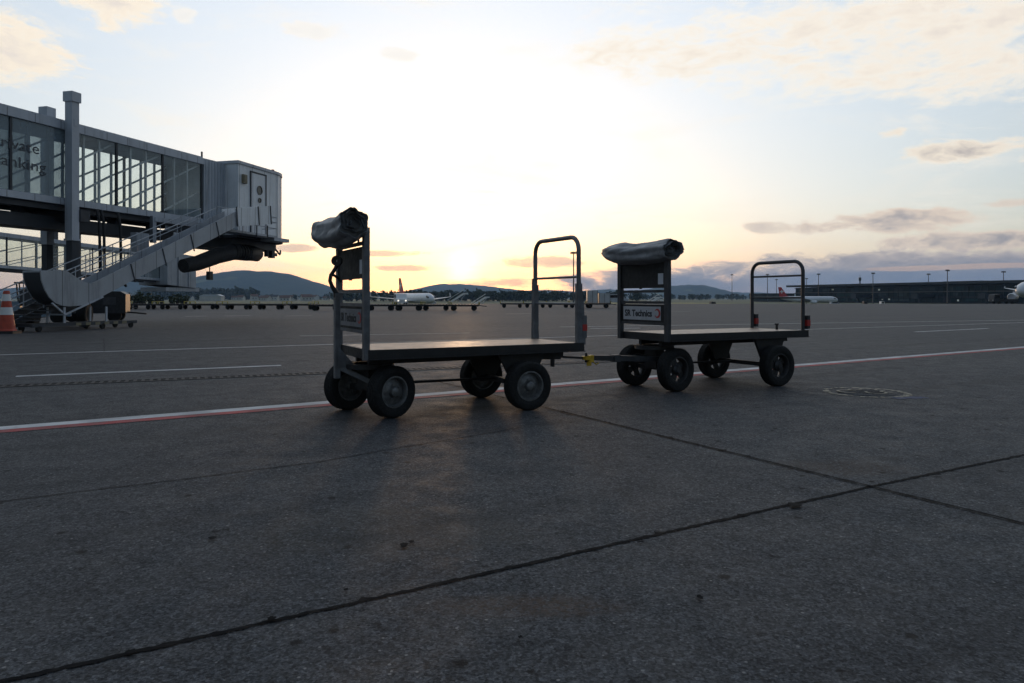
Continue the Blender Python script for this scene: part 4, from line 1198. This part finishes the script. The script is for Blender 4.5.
# dolly with two containers
o = place_dolly(dB, 598, 90, 0.0, 'grey dolly carrying two aluminium containers', None)
cx = (596 - 512) / F * 90
for dx, w, h_, lab in ((-0.75, 1.3, 1.55, 'taller aluminium freight container on the dolly behind the hoop'), (0.75, 1.4, 1.2, 'lower aluminium freight container at the dolly\'s right end')):
    r = empty('freight_container', (o.location.x + dx, 90, 0.645), 0, lab, 'container', 'containers on the dolly')
    m = MB(); m.prism([(-w / 2, 0), (w / 2, 0), (w / 2, h_), (-w / 2, h_)], lambda u, v, t: Vector((u, t, v)), -0.68, 0.68)
    m.build('shell', M['box_alu'], r, 0.02)
    m = MB()
    for x in (-w / 2 + .04, w / 2 - .04, 0): m.box((x, -0.69, h_ / 2), (0.05, 0.02, h_ - 0.05))
    m.build('rib', M['grey_steel'], r)

# ------------------------------------------------------------------ airliners
def airliner(px, Y, heading, label, tail, scale=1.0, gz=None, cross=True, span=16.6):
    z0 = ground_z(0, Y) if gz is None else gz
    r = empty('airliner', ((px - 512) / F * Y, Y, z0), heading, label, 'airliner', 'parked airliners')
    r.scale = (scale,) * 3
    zc, rad = 3.9, 1.98
    m = MB()
    prof = [(0, 18.6), (0.55, 18.4), (1.05, 17.9), (1.5, 17.0), (1.82, 15.8), (rad, 14.2), (rad, -6), (1.85, -9), (1.5, -12.5), (1.0, -16), (0.45, -18.6), (0.12, -19.2), (0, -19.25)]
    m.lathe(prof, (0, 0, zc), (1, 0, 0), 32)
    for v in m.bm.verts:
        if v.co.x < -6: v.co.z += (-6 - v.co.x) * 0.075
        if v.co.x > 14.2: v.co.z -= (v.co.x - 14.2) * 0.10
    fu = m.build('fuselage', M['air_white'], r)
    m = MB()
    for sy in (-1, 1):
        m.prism([(15.5, 0.42), (17.55, 0.12), (17.35, 0.62), (16.2, 1.0)], lambda u, v, t: Vector((u, sy * t, zc + v)), 0.0, 1.62)
    m.build('cockpit_window', M['dark_glass'], fu)
    for sy in (-1, 1):
        m = MB()
        A = [(4.4, -0.9), (0.2, -1.0)]
        root_ = [Vector((4.6, sy * 1.2, zc - 1.1)), Vector((-2.2, sy * 1.2, zc - 1.0))]
        tip = [Vector((-2.9 * span / 16.6, sy * span, zc + 0.6)), Vector((-4.4 * span / 16.6, sy * span, zc + 0.6))]
        vs = []
        for a, b, th in ((root_[0], root_[1], 0.42), (tip[0], tip[1], 0.12)):
            vs.append([m._v(a), m._v((a * 0.65 + b * 0.35) + Vector((0, 0, th))), m._v(b), m._v((a * 0.65 + b * 0.35) - Vector((0, 0, th * .6)))])
        for k in range(4): m.bm.faces.new((vs[0][k], vs[0][(k + 1) % 4], vs[1][(k + 1) % 4], vs[1][k]))
        m.bm.faces.new(vs[1]); m.bm.faces.new(vs[0][::-1])
        m.prism([(-2.9, zc + .6), (-4.4, zc + .6), (-4.9, zc + 2.3), (-4.2, zc + 2.3)], lambda u, v, t: Vector((u * span / 16.6, t, v if span > 12 else zc + .6 + (v - zc - .6) * 0.3)), sy * span, sy * (span + 0.1))
        m.build('wing', M['air_grey'], r)
        m = MB(); m.lathe([(0.8, 5.6), (1.0, 5.4), (1.05, 4.2), (0.9, 2.4), (0.5, 1.4), (0, 1.3)], (0, sy * 5.7, zc - 1.9), (1, 0, 0), 24)
        m.box((2.6, sy * 5.7, zc - 0.9), (2.6, 0.2, 0.9))
        m.lathe([(0, 5.0), (0.8, 5.0)], (0, sy * 5.7, zc - 1.9), (1, 0, 0), 24)
        m.build('engine', M['air_white'], r)
        m = MB(); m.prism([(-15.2, 0), (-17.6, 0), (-18.9, 6.1), (-17.9, 6.1)], lambda u, v, t: Vector((u, sy * (0.4 + v), zc + 0.9 + t + v * 0.08)), -0.07, 0.07)
        m.build('tailplane', M['air_grey'], r)
        m = MB(); m.bar((-1.0, sy * 3.0, 0.6), (-1.0, sy * 3.0, zc - 1.2), 0.22, 0.22)
        for dy in (-0.4, 0.4): m.lathe([(0, -.18), (.5, -.18), (.58, 0), (.5, .18), (0, .18)], (-1.0, sy * 3.0 + dy, 0.58), (0, 1, 0), 18)
        m.build('main_gear', M['black_steel'], r)
    m = MB(); m.bar((13.2, 0, 0.4), (13.2, 0, zc - 1.7), 0.18, 0.18)
    for dy in (-0.22, 0.22): m.lathe([(0, -.1), (.34, -.1), (.38, 0), (.34, .1), (0, .1)], (13.2, dy, 0.38), (0, 1, 0), 18)
    m.build('nose_gear', M['black_steel'], r)
    m = MB(); m.prism([(-11.6, 1.7), (-13.4, 2.6), (-17.0, 8.3), (-19.0, 8.3), (-18.1, 1.6)], lambda u, v, t: Vector((u, t, zc + v)), -0.14, 0.14)
    fin = m.build('tail_fin', tail, r)
    if cross:
        m = MB()
        for sy in (-1, 1):
            m.box((-16.7, sy * 0.155, zc + 5.2), (2.4, 0.03, 0.72)); m.box((-16.7, sy * 0.158, zc + 5.2), (0.72, 0.03, 2.4))
        m.build('white_cross', M['air_white'], fin)
    return r
airliner(415, 262, R(-62), 'white airliner with red tail facing the camera, left of the sun', M['air_red'], 0.93, gz=-2.5)
airliner(808, 440, R(-22), 'white airliner with red tail parked broadside before the terminal, seen through the far hoop', M['air_red'], 0.9, gz=-3.0)
airliner(953, 520, R(-25), 'smaller white airliner low before the middle of the terminal', M['air_blue'], 0.7, gz=-3.2, cross=False)
airliner(1043, 170, R(-141), 'white airliner cut off by the right edge, nose and one wing showing', M['air_blue'], 0.88, gz=-0.25, cross=False, span=9.5)

# ------------------------------------------------------------------ terminal
tA, tB = Vector((256, 650, 0)), Vector((352, 385, 0))
td = (tB - tA); tl = td.length; ta = math.atan2(td.y, td.x)
zg = -2.4
root = empty('terminal_building', (tA.x, tA.y, zg), ta, 'long dark glazed airport terminal with a flat overhanging roof at right', 'terminal')
TW = 34
# local +x runs along the front; the apron side is local -y
m = MB(); m.box((tl / 2, TW / 2, 6.4), (tl, TW, 12.8)); m.build('core', M['roof_dark'], root)
m = MB(); m.box((tl / 2, TW / 2 - 3, 14.2), (tl + 8, TW + 8, 1.7)); m.box((tl * .55, TW / 2, 15.35), (30, 16, 0.55)); m.box((tl * .83, TW / 2 - 5, 15.4), (12, 8, 0.65))
m.build('roof', M['roof_dark'], root, 0.05)
for fl in range(3):
    m = MB(); m.box((tl / 2, -0.35, 2.3 + fl * 4.0), (tl - 2, 0.3, 2.9)); m.build('window_band', M['teal_glass'], root)
    m = MB(); m.box((tl / 2, -0.9, 4.15 + fl * 4.0), (tl - 1, 1.6, 0.35)); m.build('ledge', M['concrete'] if fl == 1 else M['roof_dark'], root)
m = MB()
for k in range(60): m.box((2 + k * (tl - 4) / 59, -0.6, 6.4), (0.25, 0.2, 12))
m.build('mullions', M['bridge_dk'], root)
rnd = random.Random(9)
for k in range(46):
    m = MB(); w_ = rnd.uniform(3, 9); m.box((rnd.uniform(8, tl - 8), -0.52 - 0.004 * k / 46, rnd.choice((2.3, 6.3, 10.3))), (w_, 0.06, rnd.uniform(1.6, 2.8)))
    m.build('facade_panel', rnd.choice((M['pane_pale'], M['pane_pale'], M['roof_dark'], M['pane_teal'])), root)
rnd = random.Random(4)
for k in range(9):
    m = MB(); m.box((rnd.uniform(40, tl - 6), -0.55, rnd.choice((2.3, 6.3, 10.3)) + rnd.uniform(-.6, .6)), (rnd.uniform(0.8, 2.2), 0.1, rnd.uniform(0.6, 1.3)))
    m.build('lit_window', M['win_on'], root)
for k, x in enumerate((30, 85, 140, 190, 240)):
    m = MB(); m.box((x, -9, 5.2), (3, 16, 2.8)); m.box((x, -14, 1.9), (1, 1, 3.8)); m.box((x + 1, -18, 5.0), (5, 4, 3.4)); m.build('boarding_arm', M['bridge_dk'], root)
# lower wing towards the middle of the view
o = empty('terminal_annex', ((768 - 512) / F * 690, 700, zg), ta, 'low dark glazed annex at the terminal\'s left end', 'building')
m = MB(); m.box((2, 8, 3.7), (42, 16, 7.4)); m.box((2, 8, 7.75), (45, 19, 0.7)); m.build('block', M['roof_dark'], o)
m = MB(); m.box((2, -0.2, 3.6), (40, 0.3, 4.2)); m.build('window_band', M['teal_glass'], o)

# floodlight masts
def make_mast():
    r = empty('floodlight_mast')
    m = MB(); m.cyl((0, 0, 0), (0, 0, 21), 0.34, 0.2, 10); m.build('pole', M['grey_steel'], r)
    m = MB(); m.box((0, 0, 20.6), (2.6, 0.5, 0.25)); m.box((0, 0, 21.3), (2.2, 0.5, 0.25))
    for k in range(4): m.box((-1.0 + k * 0.66, -0.3, 21.0), (0.5, 0.35, 0.45))
    m.build('lamp_head', M['dark_steel'], r)
    return r
mast = make_mast()
masts = [(767.5, 690, 274, 'faint floodlight mast seen inside the far trailer hoop, left one'), (776.5, 720, 279, 'shorter faint mast inside the far trailer hoop, right one'),
         (806.5, 640, 278, 'floodlight mast just right of the far trailer hoop'), (818.5, 560, 273.5, 'taller floodlight mast above the airliner parked broadside'),
         (873, 470, 272.5, 'floodlight mast rising left of the terminal middle'), (928.5, 560, 273.5, 'floodlight mast standing between two taller masts over the terminal'),
         (947.4, 430, 269.5, 'tallest floodlight mast in front of the terminal, over the small airliner'), (1003.5, 470, 271, 'rightmost floodlight mast near the airliner cut by the frame'),
         (573.6, 300, 251.5, 'tall lone floodlight mast seen through the nearer trailer hoop'), (732, 900, 274, 'distant mast on the field right of the wooded hill')]
for i, (px, Y, top, lab) in enumerate(masts):
    o = mast if i == 0 else copy_tree(mast)
    z0 = ground_z(0, Y)
    s_ = (H + (HZ - top) * Y / F - z0) / 21.5
    o.location = ((px - 512) / F * Y, Y, z0); o.scale = (max(0.8, min(s_, 1.2)), max(0.8, min(s_, 1.2)), s_)
    o.rotation_euler = (0, 0, random.uniform(-0.4, 0.4))
    tag(o, lab, 'mast', 'floodlight masts')
o = empty('control_tower', ((860 - 512) / F * 900, 900, -2.5), 0, 'slim dark control tower rising behind the terminal roof', 'tower')
m = MB(); m.cyl((0, 0, 0), (0, 0, 25), 1.0, 0.8, 16); m.build('shaft', M['roof_dark'], o)
m = MB(); m.lathe([(0.8, 25), (1.5, 26), (1.6, 29), (1.3, 29.5), (0, 29.7)], (0, 0, 0), (0, 0, 1), 16); m.build('cabin', M['dark_glass'], o)
m = MB(); m.cyl((0, 0, 30), (0, 0, 33), 0.2, seg=6); m.build('aerial', M['roof_dark'], o)

# ------------------------------------------------------------------ service vehicles
def van(px, Y, rz, label, mat, lamps=False, truck=False, gz=None):
    z0 = ground_z(0, Y) if gz is None else gz
    r = empty('service_van', ((px - 512) / F * Y, Y, z0), rz, label, 'van', 'service vehicles')
    m = MB()
    if truck: poly = [(-3.2, 0.6), (3.0, 0.6), (3.05, 1.3), (2.8, 2.3), (1.5, 2.4), (1.4, 1.2), (-3.2, 1.2)]
    else: poly = [(-2.5, 0.4), (2.45, 0.4), (2.5, 1.0), (1.7, 1.2), (1.1, 2.0), (-2.4, 2.1)]
    m.prism(poly, lambda u, v, t: Vector((u, t, v)), -0.92, 0.92); m.build('body', mat, r, 0.06)
    m = MB()
    wp = [(1.55, 1.45), (2.7, 1.45), (2.6, 2.15), (1.6, 2.15)] if truck else [(-1.9, 1.3), (1.45, 1.3), (1.0, 1.85), (-1.9, 1.9)]
    for sy in (-1, 1): m.prism(wp, lambda u, v, t: Vector((u, t, v)), sy * 0.925, sy * 0.94)
    m.build('side_window', M['dark_glass'], r)
    for x in (-1.6, 1.6):
        for y in (-0.85, 0.85):
            m = MB(); m.lathe([(0, -.1), (.25, -.11), (.35, -.08), (.36, 0), (.35, .08), (.25, .11), (0, .1)], (x, y, 0.36), (0, 1, 0), 18); m.build('wheel', M['rubber'], r)
    fx_ = 3.06 if truck else 2.49
    for y in (-0.65, 0.65):
        m = MB(); m.lathe([(0, 0.03), (0.12, 0.02), (0.14, -0.02)], (fx_, y, 0.95 if truck else 0.8), (1, 0, 0), 14); m.build('headlight', M['lamp_on'] if lamps else M['white_dk'], r)
    return r
van(400.5, 128, R(-75), 'white van with lit headlights before the nearest airliner', M['white'], lamps=True, gz=0)
van(616, 150, 0.1, 'low white van parked right of the freight containers', M['white_dk'])
van(860, 330, 0.0, 'dark service truck parked before the terminal', M['dark_steel'], truck=True)
van(877, 320, 0.0, 'white service truck beside the mast before the terminal', M['white'], truck=True)
van(835, 360, 0.1, 'white van parked near the broadside airliner', M['white_dk'])
van(1003, 170, R(185), 'dark green service truck below the airliner cut by the frame', M['bridge_dk'], truck=True)
van(640, 260, 0.1, 'dark truck parked on the field edge behind the far trailer', M['dark_steel'], truck=True)
van(706, 230, 0.1, 'dark low truck beside the mown field', M['dark_steel'], truck=True)

def pax_stairs(px, Y, rz, label):
    r = empty('passenger_stairs', ((px - 512) / F * Y, Y, ground_z(0, Y)), rz, label, 'passenger stairs', 'mobile passenger stairs')
    m = MB(); m.box((0, 0, 0.6), (5.5, 1.8, 0.6)); m.build('chassis', M['white_dk'], r, 0.03)
    m = MB()
    for sy in (-1, 1):
        m.bar((-2.5, sy * 0.75, 0.9), (2.2, sy * 0.75, 3.9), 0.12, 0.5); m.bar((-2.5, sy * 0.75, 2.0), (2.2, sy * 0.75, 5.0), 0.08, 0.1); m.bar((2.2, sy * 0.75, 3.9), (3.4, sy * 0.75, 3.9), 0.12, 0.4)
    for k in range(15): m.box((-2.4 + k * 0.33, 0, 0.95 + k * 0.21), (0.3, 1.4, 0.04))
    m.build('steps', M['white'], r)
    m = MB()
    for sy in (-1, 1): m.bar((2.0, sy * 0.6, 0.9), (0.4, sy * 0.6, 2.6), 0.12, 0.12); m.bar((0.6, sy * 0.6, 0.9), (2.6, sy * 0.6, 3.8), 0.12, 0.12)
    m.build('prop', M['white_dk'], r)
    for x in (-1.8, 1.8):
        for y in (-0.85, 0.85):
            m = MB(); m.lathe([(0, -.1), (.25, -.11), (.35, -.08), (.36, 0), (.35, .08), (.25, .11), (0, .1)], (x, y, 0.36), (0, 1, 0), 18); m.build('wheel', M['rubber'], r)
    return r
pax_stairs(456, 205, 0.1, 'white mobile passenger stairs directly under the setting sun')
pax_stairs(479, 235, 0.2, 'white mobile passenger stairs right of the setting sun')
pax_stairs(652, 240, 0.1, 'white mobile passenger stairs seen through the far trailer frame, left of a pair')
pax_stairs(664, 245, 3.0, 'white mobile passenger stairs beside the far trailer\'s right post')

# ------------------------------------------------------------------ village houses
def house(x, y, w, d, h, rz, label, roofm):
    r = empty('house', (x, y, -2.5), rz, label, 'house', 'village houses below the hill')
    m = MB(); m.box((0, 0, h / 2), (w, d, h))
    m.prism([(-d / 2, h), (d / 2, h), (0, h + d * 0.36)], lambda u, v, t: Vector((t, u, v)), -w / 2, w / 2)
    m.build('wall', M['plaster'], r)
    m = MB()
    for sg in (-1, 1):
        m.bar((-w / 2 - 0.5, sg * d * 0.27, h + d * 0.185), (w / 2 + 0.5, sg * d * 0.27, h + d * 0.185), d * 0.62, 0.25, up=(0, sg * 0.585, 0.81))
    m.build('roof', roofm, r)
    for k in range(int(w / 4)):
        m = MB(); m.box((-w / 2 + 2 + k * 4, -d / 2 - 0.05, h * 0.6), (1.3, 0.14, 1.5))
        m.build('window', M['dark_glass'], r)
rnd = random.Random(12)
for i in range(14):
    px = 190 + i * 10.6 + rnd.uniform(-3, 3)
    Y = rnd.uniform(800, 1300)
    red = rnd.random() < 0.6
    house((px - 512) / F * Y, Y, rnd.uniform(9, 17), rnd.uniform(8, 10), rnd.uniform(3.5, 6), rnd.uniform(-0.6, 0.6),
          'small pale house with a %s roof, %s from the boarding bridge in the village' % ('red' if red else 'dark', ordn[i]), M['tile'] if red else M['roof_dark'])
o = empty('warehouse', ((212 - 512) / F * 900, 900, -2.5), 0.1, 'wide pale warehouse below the left hill, biggest roof there', 'building')
m = MB(); m.box((0, 0, 3), (26, 14, 6)); m.build('wall', M['plaster'], o)
m = MB(); m.prism([(-14, 6.0), (14, 6.0), (8, 8.2), (-8, 8.2)], lambda u, v, t: Vector((u, t, v)), -7.6, 7.6); m.build('roof', M['white_dk'], o)

# ------------------------------------------------------------------ woods: far-off tree masses
def wood(name, spans, n, hmin, hmax, leaves, seed, label, base=None):
    rnd = random.Random(seed); m = MB(); tk = MB()
    for i in range(n):
        px0, px1, y0, y1 = spans[i % len(spans)]
        Y = rnd.uniform(y0, y1); px = rnd.uniform(px0, px1)
        x = (px - 512) / F * Y
        z0 = (base(x, Y) if base else -2.5)
        h = rnd.uniform(hmin, hmax); w = h * rnd.uniform(0.3, 0.5)
        tk.cyl((x, Y, z0), (x, Y, z0 + h * 0.55), 0.35, 0.15, 5)
        for j in range(leaves):
            while True:
                v = Vector((rnd.uniform(-1, 1), rnd.uniform(-1, 1), rnd.uniform(-1, 1)))
                if 0.25 < v.length < 1: break
            f = 1 + 0.25 * math.sin(3 * v.x + i) * math.cos(2.5 * v.z + i)
            c = Vector((x + v.x * w * f, Y + v.y * w * f, z0 + h * 0.56 + v.z * h * 0.46 * f))
            q = rnd.uniform(0.9, 2.0) * h / 14
            a = Vector((rnd.gauss(0, 1), rnd.gauss(0, 1), rnd.gauss(0, 1))).normalized(); b = a.orthogonal().normalized(); e = a.cross(b)
            m.quad(c + b * q, c + e * q, c - b * q, c - e * q)
    o = m.build(name, M['leaf'], smooth=0, fix=False)
    tag(o, label, 'woodland', None, 'stuff')
    tk.build('trunk', M['trunk'], o)
    return o
wood('tree_belt', [(335, 560, 760, 900), (430, 640, 800, 950), (380, 640, 900, 1000)], 230, 9, 13.5, 90, 3, 'dark belt of trees along the field behind the airliner')
wood('far_trees', [(640, 800, 1300, 1900), (690, 780, 1500, 1900), (600, 700, 1200, 1500)], 110, 8, 14, 60, 4, 'thin far line of trees at the foot of the right hill')
wood('copse', [(140, 255, 1450, 1700), (140, 250, 1700, 1950)], 200, 17, 27, 70, 5, 'dark wooded rise in front of the left hill')
wood('village_trees', [(180, 345, 900, 1900), (255, 345, 1500, 2200)], 90, 7, 13, 60, 6, 'scattered bushy trees among the houses below the left hill')
# scrub under the bridge
wood('hedge', [(112, 186, 150, 165)], 44, 1.5, 2.6, 60, 8, 'dark green hedge beyond the dollies under the slide', base=lambda x, y: -0.1)

# grass strips and mown field
g = MB()
for (xa, xb, ya, yb) in ((-150, -60, 185, 380), (60, 150, 230, 600)):
    g.grid([[(x, y, ground_z(x, y) + 0.02) for x in (xa, (xa + xb) / 2, xb)] for y in [ya + (yb - ya) * i / 12 for i in range(13)]])
tag(g.build('mown_field', material('mown_yellow_grass', (0.24, 0.21, 0.05), 0.95, 0, 0.3, 0.05)), kind='structure')

# ------------------------------------------------------------------ hills
def hz(px, py, Y): return (px - 512) / F * Y, H + (HZ - py) * Y / F
def mound(x, y, cx, cy, sx0, sx1, sy, h, p=2.0):
    dx = (x - cx) / (sx0 if x < cx else sx1); dy = (y - cy) / sy
    return h * math.exp(-(abs(dx) ** p) - dy * dy)
def hill_height(x, y):
    z = -6.0
    v = 0
    v = max(v, mound(x, y, -1790, 5000, 620, 560, 700, 196, 2.2))
    v = max(v, mound(x, y, -2500, 5300, 900, 900, 800, 150))
    v = max(v, mound(x, y, -1250, 5400, 300, 500, 600, 60))
    v = max(v, mound(x, y, -640, 7000, 420, 1000, 900, 140))
    v = max(v, mound(x, y, 300, 7300, 700, 700, 700, 86))
    v = max(v, mound(x, y, 1480, 6000, 560, 330, 700, 112, 2.3))
    v = max(v, mound(x, y, 800, 6500, 400, 500, 700, 84))
    v = max(v, mound(x, y, 2300, 8200, 900, 1500, 600, 74))
    v = max(v, mound(x, y, -3800, 7000, 1500, 1200, 900, 150))
    if v > 3:
        v += noise.fractal(Vector((x * 0.006, y * 0.006, 0.3)), 0.8, 2.1, 4) * (7 + v * 0.03) + noise.noise(Vector((x * 0.04, y * 0.04, 1))) * 2.5
    return z + v
g = MB()
nx, ny = 330, 120
g.grid([[(x, y, hill_height(x, y)) for x in [-5600 + 10000 * i / nx for i in range(nx + 1)]] for y in [3300 + 5900 * j / ny for j in range(ny + 1)]])
tag(g.build('hills', M['hill'], smooth=180), kind='structure')

# ------------------------------------------------------------------ haze
HAZE_D = 0.00008
m = MB(); m.box((0, 3450, 160), (18400, 12400, 340))
hzm = bpy.data.materials.new('haze_air'); hzm.use_nodes = True
k = NT(hzm.node_tree); k.n.clear()
out = k.node('ShaderNodeOutputMaterial'); pv = k.node('ShaderNodeVolumePrincipled')
pv.inputs['Color'].default_value = (0.40, 0.64, 1.0, 1); pv.inputs['Density'].default_value = HAZE_D; pv.inputs['Anisotropy'].default_value = 0.3
k.l.new(pv.outputs[0], out.inputs['Volume'])
tag(m.build('haze', hzm, smooth=0), kind='stuff')
sc.cycles.use_denoising = True
sc.cycles.volume_bounces = 1
sc.cycles.max_bounces = 8
sc.cycles.transparent_max_bounces = 24
